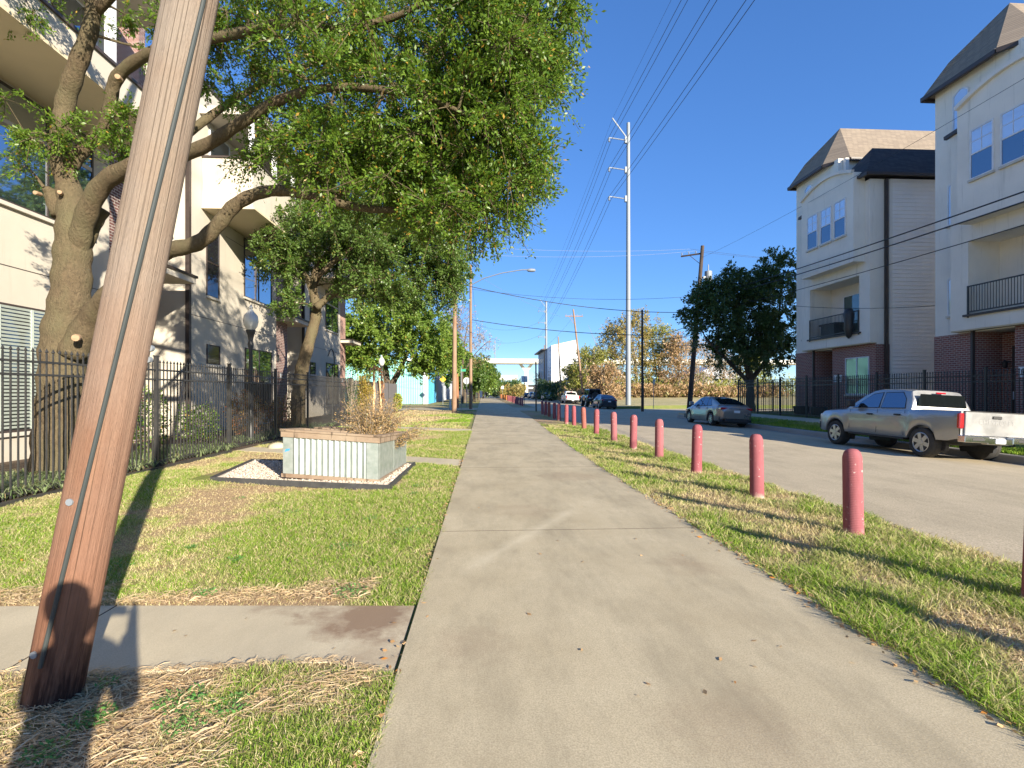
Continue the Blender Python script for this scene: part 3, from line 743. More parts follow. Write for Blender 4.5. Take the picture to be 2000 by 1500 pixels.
    while z < 12.1:
        sw.poly([(20.1, Y(6.5) - .035, z), (30, Y(6.5) - .035, z), (30, Y(6.5) - .012, z + .195), (20.1, Y(6.5) - .012, z + .195)])
        sw.poly([(20.1, Y(6.5) - .035, z), (20.1, Y(6.5), z), (30, Y(6.5), z), (30, Y(6.5) - .035, z)]); z += .195
    sw.build('lap_siding', LAP, t, recalc=False)
    cor = MB(); cor.box(20.0, 20.12, Y(6.5) - .045, Y(6.5) - .002, .5, 12.1); cor.build('corner_board', STUC2, t)
    dp = MB(); dp.obox((19.75, Y(6.5) - .12, .4), (19.75, Y(6.5) - .12, 12.05), .13, .13); dp.build('downpipe', BROWN, t)
    dp = MB(); dp.obox((19.26, Y(1.78), .3), (19.26, Y(1.78), 4.0), .09, .11); dp.build('downpipe', BROWN, t)
    gm = MB(); gm.obox((18.62, Y(6.2), 12.26), (18.62, Y(6.86), 12.22), .14, .14); gm.obox((18.6, Y(6.86), 12.22), (30, Y(6.86), 12.16), .12, .12)
    gm.obox((18.95, Y(1.98), 12.1), (18.95, Y(.9), 12.0), .14, .14); gm.build('gutter', BROWN, t)
    # roofs
    e = 14.33
    rf = MB(); A_, B_, C_ = (19.0, Y(-.3), e), (19.0, Y(2.95), e), (19.9, Y(3.95), e)
    D_, E_ = (30.3, Y(3.95), e), (30.3, Y(-.3), e); r1, r2 = (21, Y(1.6), 17.15), (27.6, Y(1.6), 17.15)
    k1 = (19.75, Y(.22), 15.6); 
    rf.poly([A_, B_, r1, k1]) ; rf.poly([B_, C_, r1]); rf.poly([C_, D_, r2, r1]); rf.poly([D_, E_, r2]); rf.poly([E_, A_, k1, r1, r2][:5]); rf.poly([A_, E_, D_, C_, B_])
    rf.build('roof', SHING, t)
    fa = MB()
    for p, q in ((A_, B_), (B_, C_), (C_, D_), (E_, A_)): fa.obox((p[0], p[1], p[2] - .07), (q[0], q[1], q[2] - .07), .12, .16)
    fa.build('fascia', BROWN, t)
    lr = MB(); z0 = 12.28; a, b, c, d_ = (18.6, Y(3.78), z0), (18.6, Y(6.8), z0), (30.3, Y(6.8), z0), (30.3, Y(3.78), z0); p1, p2 = (20.3, Y(5.0), 14.35), (28.4, Y(5.0), 14.35)
    lr.poly([a, b, p1]); lr.poly([b, c, p2, p1]); lr.poly([c, d_, p2]); lr.poly([d_, a, p1, p2]); lr.poly([a, d_, c, b]); lr.build('side_roof', SHINGD, t)
    pc = MB(); pc.box(19.6, 19.8, Y(3.98), Y(3.78), 12.3, 14.3); pc.build('roof_post', STUC2, t)
    return t
townhouse(30.72, '1019', 'narrow cream stucco town house beside the dark tree, lap siding on its side')
townhouse(20.95, '1017', 'cream stucco town house on brick, cut off by the right frame edge')
townhouse(11.2, '1015', 'cream stucco town house beside the road, just outside the right of the view')

# things on the balcony of the far town house
t = thing('balcony_table', (19.6, 27.9, 4.63), 'dark covered table on the far town house balcony', 'table')
mb = MB(); mb.box(19.25, 19.95, 27.1, 28.5, 5.33, 5.42); mb.build('table_top', BROWN, t)
mb = MB(); mb.box(19.3, 19.9, 27.25, 28.35, 4.63, 5.33); mb.build('skirt', IRON, t)
mb = MB(); mb.lathe([(.03, 4.35), (.12, 4.45), (.24, 4.85), (.22, 5.2), (.26, 5.6), (.18, 5.85), (.03, 5.9)], (18.85, 25.5, 0), 9)
o = mb.build('hanging_cover', IRON, smooth=True, sharp=60, org=(18.72, 25.4, 4.2)); tag(o, 'black bundled cloth hanging over the far balcony railing', 'cloth')

# iron fence across the road
def fence_line(x, ys_, h, label, zf, t=.02, step=.12):
    f = thing('iron_fence', (x, ys_[0], float(zf(np.array([x]), np.array([ys_[0]]))[0])), label, 'fence')
    for y0, y1 in zip(ys_[:-1], ys_[1:]):
        za, zb = float(zf(np.array([x]), np.array([y0]))[0]), float(zf(np.array([x]), np.array([y1]))[0])
        mb = MB(); fence_panel(mb, (x, y0, 0), (x, y1, 0), h - .08, za, zb, step, t); mb.build('picket_panel', IRON, f)
        p = MB(); p.obox((x, y0, za - .1), (x, y0, za + h + .06), .07, .07, (0, 1, 0)); p.box(x - .045, x + .045, y0 - .045, y0 + .045, za + h + .06, za + h + .085); p.build('post', IRON, f)
    p = MB(); p.obox((x, y1, zb - .1), (x, y1, zb + h + .06), .07, .07, (0, 1, 0)); p.build('post', IRON, f)
    return f
fence_line(17.25, list(np.arange(2.0, 34.1, 2.45)), 2.15, 'black iron picket fence in front of the brick town houses', lambda x, y: right_z(x, y))
f = thing('iron_fence', (17.25, 33.9, .2), 'black iron fence returning away from the road behind the dark tree', 'fence')
for a, b in ((17.3, 19.7), (19.75, 22.1), (22.15, 24.5)):
    mb = MB(); fence_panel(mb, (a, 33.9, 0), (b, 33.9, 0), 2.05, .22, .28, .13, .02); mb.build('picket_panel', IRON, f)
    mb = MB(); mb.obox((b, 33.9, .1), (b, 33.9, 2.4), .07, .07); mb.build('post', IRON, f)

# ------------------------------------------------------------------ loft building on the left
def loft_unit(y0, label, top=13.5, par=9.45, shutters=False, end=False):
    t = thing('loft_house', (-10.8, y0 + 4, 0), label, 'house', 'stucco and brick loft houses behind the iron fence')
    W = MB(); X = -10.8
    W.box(-20, X, y0, y0 + 8.1, -.2, 8.65); W.box(-20, X - .01, y0, y0 + 8.1, 8.65, top); W.box(-20, -12.3, y0 + 8.1, y0 + 11.9, -.2, top)
    W.build('wall', LSTUC, t)
    J = MB()
    for z in (4.45,): J.box(X, X + .006, y0, y0 + 8.1, z, z + .02)
    J.box(X, X + .006, y0 + 2.9, y0 + 8.1, 8.1, 8.12); J.build('control_joint', BROWN, t)
    P = MB(); P.box(-12.3, X - .05, y0 + 8.1, y0 + 9.75, -.2, top + .2); P.build('brick_pier', BRICKD if not end else BRICKL, t)
    P = MB(); P.box(X - .05, X - .02, y0 + 8.12, y0 + 9.4, 8.7, top + .1); P.build('brick_pier', BRICKL, t)
    # balcony box with soffit
    Bx = MB(); Bx.box(X + .002, -8.9, y0 + 1.1, y0 + 8.0, 8.7, par); Bx.build('balcony', LSTUC, t)
    so = MB(); so.prism([(X + .01, y0 + 1.0), (-8.8, y0 + 1.0), (-8.8, y0 + 4.5), (-8.85, y0 + 8.1), (X + .01, y0 + 8.1)], 'Z', 8.62, 8.698); so.build('soffit', LTRIM, t)
    cp = MB(); cp.box(X + .004, -8.84, y0 + 1.04, y0 + 8.06, par, par + .07); cp.build('coping', BROWN, t)
    for yy_ in (1.25, 3.4, 5.6, 7.85):
        c = MB(); c.box(-9.1, -8.94, y0 + yy_ - .09, y0 + yy_ + .09, par + .07, 12.2); c.build('column', WHITE, t)
    ca = MB(); ca.box(X, -8.6, y0 + .9, y0 + 8.2, 12.2, 12.5); ca.build('balcony_roof', LSTUC, t)
    for a, b in ((1.6, 3.2), (3.8, 5.6), (6.0, 7.6)): window(t, X - .01, y0 + a, y0 + b, 9.6, 12.0, face=1, up=PANE, low=PANE, bars=False, sill=False)
    # windows
    window(t, X, y0 + 1.35, y0 + 2.3, 5.35, 8.05, face=1, frame=BROWN, up=PANE_D, low=PANE_D, bars=False, fw=.035)
    window(t, X, y0 + 1.38, y0 + 2.36, 2.68, 3.46, face=1, frame=BROWN, split=False, up=PANE_D, fw=.035)
    w = window(t, X, y0 + 4.5, y0 + 7.45, 5.88, 8.55, face=1, frame=BROWN, split=False, up=PANE, mull=1, bars=False, fw=.05)
    tb = MB(); tb.box(X + .01, X + .04, y0 + 4.55, y0 + 7.4, 7.65, 7.75); tb.build('transom', LSTUC, w)
    lo = window(t, X, y0 + 4.6, y0 + 7.5, .67, 3.6, face=1, frame=BROWN, split=False, up=PANE if not shutters else PANE_D, mull=1, bars=False, fw=.05)
    if shutters:
        sh = MB()
        for k in range(34):
            z = .76 + k * .083
            for a, b in ((4.7, 5.5), (5.56, 6.0), (6.12, 6.7), (6.78, 7.4)): sh.quad((X + .026, y0 + a, z), (X + .026, y0 + b, z), (X + .045, y0 + b, z + .05), (X + .045, y0 + a, z + .05))
        for a in (4.66, 5.5, 6.0, 6.7, 7.38): sh.box(X + .026, X + .047, y0 + a, y0 + a + .07, .72, 3.55)
        sh.build('shutters', M('shutter', (.50, .56, .50), .6), lo, recalc=False)
    dp = MB(); dp.obox((X + .08, y0 + .02, .1), (X + .08, y0 + .02, top - .3), .14, .14); dp.build('downpipe', BROWN, t)
    cn = MB(); cn.box(-12.3, -9.95, y0 + 8.4, y0 + 11.0, 5.32, 5.52); cn.build('canopy', LSTUC, t)
    cn = MB(); cn.box(-12.3, -9.9, y0 + 8.35, y0 + 11.05, 5.52, 5.6); cn.build('canopy_flashing', BROWN, t)
    ct = MB(); ct.box(-20.1, X + .06, y0 - .01, y0 + 8.12, top, top + .12); ct.build('roof_edge', BROWN if not end else LSTUC, t)
    dr = MB(); dr.box(-12.3, -12.24, y0 + 10.2, y0 + 11.2, 0, 2.3); dr.build('door', BROWN, t)
    sg = MB(); sg.box(X - .049, X - .03, y0 + 8.7, y0 + 8.95, 2.35, 2.6); sg.build('number_plate', WHITE, t)
    wl = MB(); wl.box(X - .049, X + .04, y0 + 8.25, y0 + 8.4, 3.2, 3.55); wl.build('wall_lamp', IRON, t)
    return t
loft_unit(-4.6, 'stucco loft house left of the view, next to the camera')
loft_unit(7.3, 'nearest stucco loft house, with green louvred shutters behind the big oak trunk', shutters=True)
loft_unit(19.2, 'middle stucco loft house with the tall mirrored window and dark downpipe', par=10.6)
loft_unit(31.1, 'farthest stucco loft house, at the corner beyond the second oak', end=True, par=10.3)

# iron fence on the left, then the boarded stretch
fence_line(-6.9, [2.2, 4.75, 7.62, 11.2, 14.3, 17.4, 20.5, 23.8, 27.2], 2.28, 'black spear topped iron fence along the left lawn', lambda x, y: x * 0, .019, .122)
GREYB = M('grey stained board', (.17, .165, .165), .85, col2=(.11, .10, .10), vs=4, scale=(8, 8, .5))
f = thing('board_fence', (-7.05, 28, 0), 'grey vertical board fence overgrown with vines beyond the iron fence', 'fence')
for y0, y1 in ((27.4, 31), (31, 34.6), (34.6, 38.2), (38.2, 42)):
    mb = MB(); y = y0 + .05
    while y < y1 - .03:
        mb.box(-7.06, -7.03 + .004 * (int(y * 7) % 3), y, min(y + .17, y1 - .05), .03, 2.22); y += .18
    mb.build('board_panel', GREYB, f)
    mb = MB(); mb.box(-7.12, -7.0, y0 - .05, y0 + .05, -.1, 2.34); mb.build('post', IRON, f)
mb = MB(); mb.box(-9.0, -7.05, 42.0, 42.06, .03, 2.2); mb.build('board_panel', GREYB, f)
# black edging at the foot of the fence
mb = MB(); mb.box(-6.70, -6.64, 2.2, 13.9, -.05, .06); mb.box(-6.70, -6.64, 15.9, 24.0, -.05, .06)
o = mb.build('lawn_edging', IRON, org=(-6.67, 8, 0)); tag(o, 'black edging strip between lawn and fence planting', 'edging')
mb = MB(); mb.quad((-10.8, -2, .012), (-6.7, -2, .012), (-6.7, 43, .012), (-10.8, 43, .012)); struct(mb.build('mulch_bed', SOIL))

# concrete and corrugated warehouse beyond the side street
TEAL = M('teal corrugated', (.20, .48, .44), .6, col2=(.26, .55, .50), vs=.4, kind='World')
BLUE = M('blue corrugated', (.10, .42, .72), .6, col2=(.08, .35, .62), vs=.6, kind='World')
GREYC = M('grey corrugated', (.42, .45, .50), .6)
def corrug(mb, a, b, z0a, z1a, z1b, pitch=.3, amp=.05):
    a, b = Vector((a[0], a[1], 0)), Vector((b[0], b[1], 0)); L = (b - a).length; n = max(4, int(L / pitch * 2)); d = (b - a) / L; s = Vector((d.y, -d.x, 0))
    prev = None
    for i in range(n + 1):
        p = a + d * (L * i / n) + s * (amp * (i % 2)); zt = z1a + (z1b - z1a) * i / n
        if prev: mb.quad((prev[0].x, prev[0].y, z0a), (p.x, p.y, z0a), (p.x, p.y, zt), (prev[0].x, prev[0].y, prev[1]))
        prev = (p, zt)
wh = thing('warehouse', (-7.4, 68, 0), 'teal and blue corrugated metal warehouse behind the corner oak', 'building')
mb = MB(); corrug(mb, (-22, 68), (-8.0, 68), -.2, 9.2, 4.9); corrug(mb, (-36, 68), (-22, 68), -.2, 5, 9.2); mb.build('end_wall', TEAL, wh)
mb = MB(); mb.box(-8.0, -7.35, 67.9, 68.4, -.2, 4.95); mb.build('corner_trim', WHITE, wh)
mb = MB(); corrug(mb, (-7.4, 68.4), (-7.4, 80), -.2, 4.9, 4.9); mb.build('side_wall', BLUE, wh)
mb = MB(); corrug(mb, (-7.4, 80), (-7.4, 150), -.2, 4.9, 4.9); mb.build('far_side_wall', GREYC, wh)
mb = MB(); mb.poly([(-7.2, 67.6, 4.9), (-7.2, 150, 4.9), (-22, 150, 9.3), (-22, 67.6, 9.3)]); mb.poly([(-36, 67.6, 4.9), (-22, 67.6, 9.3), (-22, 150, 9.3), (-36, 150, 4.9)]); mb.build('roof', GREYC, wh)
# white sheds and the mono-pitch house
LW = M('white siding', (.82, .82, .83), .6)
GREYW = M('grey siding', (.40, .42, .46), .7)
h = thing('apartment_house', (20, 120, .8), 'tall white house with a single slope roof beyond the leaning poles', 'house')
mb = MB(); mb.poly([(14.6, 110, 0), (20.3, 110, 0), (20.3, 110, 12.9), (14.6, 110, 11.6)]); mb.poly([(14.6, 110, 0), (14.6, 110, 11.6), (14.6, 118, 11.6), (14.6, 118, 0)]); mb.poly([(20.3, 110, 0), (20.3, 128, 0), (20.3, 128, 12.9), (20.3, 110, 12.9)])
mb.poly([(14.6, 110, 11.6), (20.3, 110, 12.9), (20.3, 128, 12.9), (14.6, 128, 11.6)]); mb.build('wall', LW, h)
mb = MB(); mb.box(14.3, 16, 118, 134, 0, 11.3); mb.build('street_front', GREYW, h)
mb = MB(); mb.obox((13.8, 117.5, 11.4), (13.8, 134.5, 11.4), 1.0, .25); mb.build('roof_edge', BROWN, h)
for k in range(3):
    for z in (2, 5, 8.4): window(h, 14.3, 120 + k * 4.5, 122 + k * 4.5, z, z + 1.7, split=False, up=PANE_D, sill=False)
h = thing('shed', (14, 88, .6), 'low white shed among the bushes behind the leaning pole', 'shed')
mb = MB(); mb.box(15.2, 19.6, 90, 96, .3, 3.6); mb.build('wall', LW, h)
mb = MB(); mb.prism([(14.9, 3.6), (19.9, 3.6), (17.4, 5.6)], 'Y', 89.7, 96.3); mb.build('roof', M('grey roof', (.30, .30, .33), .8), h)
h = thing('shed', (28, 100, .6), 'white flat shed glimpsed through the thicket beside the steel pole', 'shed')
mb = MB(); mb.box(24, 34, 100, 108, .5, 3.6); mb.build('wall', LW, h)
mb = MB(); mb.box(23.7, 34.3, 99.7, 108.3, 3.6, 3.85); mb.build('roof', GREYW, h)
h = thing('house', (44, 105, .6), 'pale grey bungalow behind the dark tree', 'house')
mb = MB(); mb.box(40, 52, 100, 112, .5, 4.2); mb.build('wall', GREYW, h)
mb = MB(); mb.prism([(39.5, 4.2), (52.5, 4.2), (46, 6.8)], 'Y', 99.5, 112.5); mb.build('roof', GREYC, h)
# elevated highway
OV = M('highway concrete', (.78, .76, .70), .8, col2=(.66, .64, .58), vs=.2, kind='World')
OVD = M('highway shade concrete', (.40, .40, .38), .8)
hw = thing('highway_bridge', (20, 240, 0), 'pale elevated highway crossing above the end of the road', 'bridge')
mb = MB(); mb.box(-160, 260, 240, 252, 15.0, 16.0); mb.build('deck', OV, hw)
mb = MB(); mb.box(-160, 260, 239.6, 240, 15.6, 17.0); mb.build('parapet', OV, hw)
for x in (-60, -20, 20.3, 62, 110):
    mb = MB(); mb.box(x - .9, x + .9, 245, 247, 0, 11.5); mb.prism([(x - .9, 11.5), (x + .9, 11.5), (x + 3.6, 15), (x + 2.2, 15), (x, 12.6), (x - 2.2, 15), (x - 3.6, 15)], 'Y', 245, 247); mb.build('column', OV, hw)
hw = thing('highway_bridge', (8, 300, 0), 'lower pale highway ramp seen under the high bridge', 'bridge')
mb = MB(); mb.box(-120, 19, 290, 300, 8.2, 9.6); mb.build('deck', OV, hw)
mb = MB(); mb.box(-120, 19, 289.6, 290, 9.3, 10.9); mb.build('parapet', OV, hw)
mb = MB(); mb.box(-120, 30, 310, 318, 3.4, 4.4); mb.build('lower_deck', OV, hw)
for x in (-16, -2, 6, 17):
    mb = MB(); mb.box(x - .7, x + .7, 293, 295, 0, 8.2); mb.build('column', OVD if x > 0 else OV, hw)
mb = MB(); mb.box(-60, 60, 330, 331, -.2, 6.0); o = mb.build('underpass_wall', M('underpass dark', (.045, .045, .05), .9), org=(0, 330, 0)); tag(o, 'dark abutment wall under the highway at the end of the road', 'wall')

# ------------------------------------------------------------------ poles and wires
POLEW = mat_wood('leaning pole wood', (.33, .245, .175), (.185, .12, .085), (.29, .25, .21), zs=.30, xs=15, bst=1.0)
POLE2 = mat_wood('old pole wood', (.30, .19, .12), (.22, .13, .08), (.33, .24, .17), zs=.3, xs=5)
POLED = mat_wood('dark pole wood', (.075, .055, .045), (.05, .04, .034), (.10, .075, .06), zs=.3, xs=5)
TAR = M('creosote', (.045, .028, .022), .5, col2=(.16, .08, .05), vs=9, scale=(2, 2, .5), bs=30, bst=.8)
STEEL = M('galvanised steel', (.25, .28, .31), .6, .2, col2=(.21, .24, .27), vs=2, scale=(1, 1, .2))
WIRE = M('wire', (.02, .02, .022), .6)
CABLE = M('grey cable', (.045, .055, .055), .6)
# leaning pole in front, left
base = Vector((-2.30, 2.83, -.15)); top_ = base + Vector((.213, -.031, 1)) * 9.5
pl = thing('utility_pole', (-2.25, 2.80, 0), 'weathered reddish utility pole leaning to the right in the near left foreground', 'utility pole')
def along(z): return base + (top_ - base) * ((z + .15) / (top_.z + .15))
mb = MB(); n = 40; k = 44
for i in range(k):
    z = -.15 + (top_.z + .15) * (i / (k - 1)) ** 1.2; c = along(z); r0 = .127 - .0025 * z
    for j in range(n):
        a = 2 * math.pi * j / n; r = r0 * (1 + .012 * math.sin(3 * a + z * .8) + .006 * math.sin(11 * a + z * .2)) ; mb.v.append((r * math.cos(a), r * math.sin(a), (z + .15) * 1.0227))
for i in range(k - 1):
    for j in range(n): mb.f.append((i * n + j, i * n + (j + 1) % n, (i + 1) * n + (j + 1) % n, (i + 1) * n + j))
m_, nt_, b_ = POLEW, POLEW.node_tree, POLEW.node_tree.nodes['Principled BSDF']
# tar stain near the foot, redder wood low down, greyer high up (wear of the wood itself)
g_ = N(nt_, 'ShaderNodeTexCoord'); sp_ = N(nt_, 'ShaderNodeSeparateXYZ'); nt_.links.new(g_.outputs['Object'], sp_.inputs[0])
old = b_.inputs['Base Color'].links[0].from_socket
mr = N(nt_, 'ShaderNodeMapRange', inp={'From Min': .7, 'From Max': 2.7}); nt_.links.new(sp_.outputs[2], mr.inputs[0])
colr = mixc(nt_, 1.0, old, (.97, .64, .53), 'MULTIPLY'); colg = mixc(nt_, mr.outputs[0], colr, old)
mr2 = N(nt_, 'ShaderNodeMapRange', inp={'From Min': .15, 'From Max': .75, 'To Min': 1.35, 'To Max': 0.0}); nt_.links.new(sp_.outputs[2], mr2.inputs[0])
tn = noise_fac(nt_, coords(nt_, 'Object', (9, 9, 1.0)), 2.0, 4, .7, .38, .6)
mmx = N(nt_, 'ShaderNodeMath', operation='MULTIPLY'); nt_.links.new(mr2.outputs[0], mmx.inputs[0]); nt_.links.new(tn, mmx.inputs[1])
nt_.links.new(mixc(nt_, mmx.outputs[0], colg, (.055, .025, .018)), b_.inputs['Base Color'])
po = mb.build('post', POLEW, pl, smooth=True, sharp=80, org=(0, 0, 0)); po.location = base - ORG[pl]; po.rotation_euler = Vector((0, 0, 1)).rotation_difference(Vector((.213, -.031, 1)).normalized()).to_euler()
cb = MB(); pts = []
for i in range(26):
    z = .22 + (8.5 - .22) * i / 25; c = along(z); r = .127 - .0025 * z + .007
    a = R(-91 + 60 * min(1, z / 3.6)); pts.append((c.x + r * math.cos(a), c.y + r * math.sin(a), c.z))
cb.tube(pts, .0105, 8); cb.build('ground_cable', CABLE, pl, smooth=True)
for z, a in ((1.83, 22), (1.77, 22), (1.05, -96), (.28, -110)):
    c = along(z); r = .127 - .0025 * z; a = R(a); bt = MB(); bt.lathe([(.018, -.01), (.018, .012), (.006, .016)], (c.x + r * math.cos(a), c.y + r * math.sin(a), c.z), 8, 'Y'); bt.build('bolt', STEEL, pl)

def wood_pole(x, y, z0, z1, r, lean, label, mat=POLED, arms=(), name='utility_pole'):
    p = thing(name, (x, y, z0), label, 'utility pole')
    H = z1 - z0; mb = MB(); mb.tube([(x + lean[0] * H * t, y + lean[1] * H * t, z0 - .3 + (H + .3) * t) for t in np.linspace(0, 1, 7)], [r * (1 - .35 * t) for t in np.linspace(0, 1, 7)], 12)
    mb.build('post', mat, p, smooth=True)
    for (h_, ax, ay, off) in arms:
        cx, cy = x + lean[0] * (h_ - z0), y + lean[1] * (h_ - z0)
        a = MB(); a.obox((cx + ax * off[0], cy + ay * off[0], h_), (cx + ax * off[1], cy + ay * off[1], h_ + (off[2] if len(off) > 2 else 0)), .11, .13); a.build('crossarm', mat, p)
        s_ = MB(); s_.obox((cx + ax * off[0] * .6, cy + ay * off[0] * .6, h_), (cx, cy, h_ - 1.1), .05, .05); s_.build('brace', mat, p)
        for q in (.04, .35, .66, .96):
            f_ = off[0] + (off[1] - off[0]) * q; b = MB(); b.lathe([(.03, 0), (.03, .08), (.06, .1), (.06, .16), (.035, .2), (.05, .24), (.02, .27)], (cx + ax * f_, cy + ay * f_, h_ + .06 + (off[2] * q if len(off) > 2 else 0)), 8); b.build('insulator', STEEL, p)
    return p
wood_pole(-2.28, 39.8, 0, 13.8, .19, (.004, 0), 'tall brown wooden pole beside the path at the side street', POLE2)
wood_pole(-2.6, 50.5, 0, 3.4, .16, (0, 0), 'short orange brown post just behind the tall brown pole', M('orange wood', (.42, .17, .08), .8))
p3 = wood_pole(-1.2, 47, 0, 13.2, .16, (.0, 0), 'grey wooden pole carrying the street light above the far trees', POLE2)
p = thing('street_light', (-1.2, 47, 11.6), 'long curved arm street light fixed to a pole left of the path', 'street light')
mb = MB(); mb.tube([(-1.1, 47, 11.4), (0, 46.6, 11.9), (1.6, 46.2, 12.3), (3.4, 45.9, 12.55), (4.1, 45.8, 12.55)], .05, 8); mb.build('arm', STEEL, p, smooth=True)
mb = MB(); mb.lathe([(.02, -.42), (.13, -.3), (.17, 0), (.14, .3), (.03, .4)], (4.25, 45.8, 12.5), 10, 'X'); mb.build('lamp_head', STEEL, p, smooth=True)
wood_pole(14.3, 45.5, -.1, 9.0, .13, (-.003, 0), 'thin dark wooden pole right beside the steel pole', POLED)
pr = wood_pole(18.8, 46, .1, 15.0, .24, (.085, .0), 'leaning dark wooden pole with crossarm at the edge of the dark tree', POLED, arms=[(14.3, .80, -.60, (-1.9, .15))])
tr = MB(); tr.lathe([(.02, 1.75), (.05, 1.6), (.05, 1.15), (.12, 1.12), (.33, 1.08), (.33, .0), (.28, -.08)], (20.65, 46.1, 11.6), 14); tr.obox((20.1, 46, 12.1), (20.5, 46, 12.1), .1, .2); tr.build('transformer', STEEL, pr, smooth=True)
wood_pole(14.6, 74, .3, 13.6, .18, (-.12, 0), 'reddish pole leaning left with white insulators above the parked pickup', POLE2, arms=[(12.6, 1, 0, (-1.3, 1.3))])
wood_pole(14.6, 96, .3, 12.0, .17, (-.05, 0), 'brown pole in front of the tall white house', POLE2)
wood_pole(14.0, 118, .3, 12.4, .16, (0, 0), 'far thin pole at the corner of the tall white house', POLE2)

def steel_pole(x, y, z0, z1, r, label, armz, arml):
    p = thing('steel_pole', (x, y, z0), label, 'power pole')
    mb = MB(); mb.tube([(x, y, z0 - .3), (x, y, z0 + (z1 - z0) * .5), (x, y, z1)], [r, r * .80, r * .62], 20); mb.build('shaft', STEEL, p, smooth=True)
    mb = MB(); mb.obox((x - .2, y, z1 - 1.6), (x - 1.8, y, z1 + .5), .11, .11); mb.build('top_arm', STEEL, p)
    for z in armz:
        mb = MB(); mb.obox((x, y, z - .15), (x - arml, y, z + .12), .07, .08)
        for k in range(9): mb.lathe([(.08, -.02), (.08, .02)], (x - arml * (.25 + .07 * k), y, z - .15 + .27 * (.25 + .07 * k)), 8, 'X')
        mb.build('arm', STEEL, p)
        mb = MB(); mb.lathe([(.04, 0), (.13, -.1), (.06, -.25), (.12, -.4), (.05, -.5)], (x - arml, y, z + .12), 8); mb.build('insulator', STEEL, p)
        mb = MB(); mb.box(x - r - .1, x - r * .6, y - .15, y + .15, z - .45, z + .2); mb.build('bracket', STEEL, p)
    return p
steel_pole(16.0, 56, .15, 31.4, .30, 'tall pale steel transmission pole with three arms on its left side', (29.6, 26.3, 23.1), 2.15)
steel_pole(17.5, 143, .8, 27.0, .40, 'distant steel transmission pole in front of the white house', (24.2, 21, 17), 2.2)
steel_pole(16.0, -45, .15, 31.4, .37, 'tall pale steel transmission pole behind the camera, carrying the same lines', (29.6, 26.3, 23.1), 2.15)
WN = 0
def wire(a, b, sag, label, r=.014, mat=WIRE, n=18):
    a, b = Vector(a), Vector(b); pts = []
    for i in range(n + 1):
        t = i / n; p = a + (b - a) * t; pts.append((p.x, p.y, p.z - sag * 4 * t * (1 - t)))
    mb = MB(); mb.tube(pts, r, 5, cap=False); o = mb.build('wire', mat, smooth=True, sharp=120, org=tuple(a)); return tag(o, label, 'power line')
for i, (z, zf_, nm) in enumerate(((29.4, 24.1, 'highest'), (26.1, 20.9, 'middle'), (22.9, 16.9, 'lowest'))):
    for d in (-.22, .22):
        w_ = 'left' if d < 0 else 'right'
        wire((13.85 + d, -45, z), (13.85 + d, 56, z), 1.1, f'{w_} wire of the {nm} pair on the steel poles, crossing overhead', .020)
        wire((13.85 + d, 56, z), (15.3 + d, 143, zf_), 1.6, f'{w_} wire of the {nm} pair running on to the distant steel pole', .020)
wire((14.2, -45, 31.8), (14.2, 56, 31.8), .8, 'thin ground wire from the top arm of the steel pole, overhead', .011)
wire((14.2, 56, 31.8), (15.7, 143, 27.4), 1.2, 'thin ground wire running on from the top of the steel pole', .011)
TP = lambda h: (18.8 + .085 * h, 46, h)
wire((-2.1, 39.8, 10.0), TP(8.9), .7, 'thick dark cable crossing the road from the brown pole to the leaning pole', .028)
wire((-1.2, 47, 8.2), (14.25, 45.5, 6.7), .3, 'lower thick cable crossing the road to the thin dark pole', .030)
wire((14.25, 45.5, 6.7), TP(8.0), .35, 'short upper cable between the thin dark pole and the leaning pole', .026)
wire((14.25, 45.5, 6.4), TP(6.9), .25, 'short lower cable between the thin dark pole and the leaning pole', .026)
wire((14.25, 45.5, 6.1), TP(5.9), .2, 'lowest short cable beside the thin dark pole', .02)
wire((-2.1, 39.8, 12.9), (18.5, 45, 14.4), .3, 'pale thin wire high across the road to the crossarm', .010, STEEL)
wire((-2.1, 39.8, 12.3), (19.2, 45.6, 14.4), .4, 'second pale thin wire high across the road to the crossarm', .010, STEEL)
wire((-1.2, 47, 11.0), TP(10.4), .6, 'twisted thin cable crossing the road at middle height', .014)
wire(TP(14.4), (60, 50, 14.0), .5, 'upper thin wire running right from the crossarm', .010)
wire((18.5, 45, 14.4), (60, 49, 13.2), .5, 'lower thin wire running right from the crossarm', .010)
wire(TP(10.2), (15.4, -6, 7.3), .55, 'upper thick cable of the bundle passing in front of the town houses', .028)
wire(TP(9.9), (15.3, -6, 7.0), .6, 'lower thick cable of the bundle passing in front of the town houses', .028)
wire(TP(8.8), (15.35, -6, 6.6), .65, 'single cable below the bundle in front of the town houses', .018)
wire(TP(13.9), (15.4, -6, 11.2), .7, 'thin wire high in front of the town houses', .008)
wire((16.6, 31.5, 7.4), (19.6, 20.9, 5.3), .3, 'thin service drop to the nearer town house', .012)
wire((14.3, 75, 11.8), (-1.2, 47, 12.6), .6, 'faint thin wire from the street light pole to the reddish leaning pole', .010, STEEL)
wire((13.2, 74, 12.8), (14.0, 118, 12.0), .5, 'faint thin wire between the far leaning poles', .010)
wire((-1.2, 47, 12.9), (-1.0, 143, 13), 1.2, 'thin wire running away above the trees left of the path', .012)
wire((15.3, 143, 21), (-1.0, 120, 17), 1.5, 'far thin wire crossing the sky to the distant steel pole', .018)
wire((15.3, 143, 17.3), (-1.0, 120, 14), 1.5, 'far lower thin wire crossing the sky to the distant steel pole', .018)
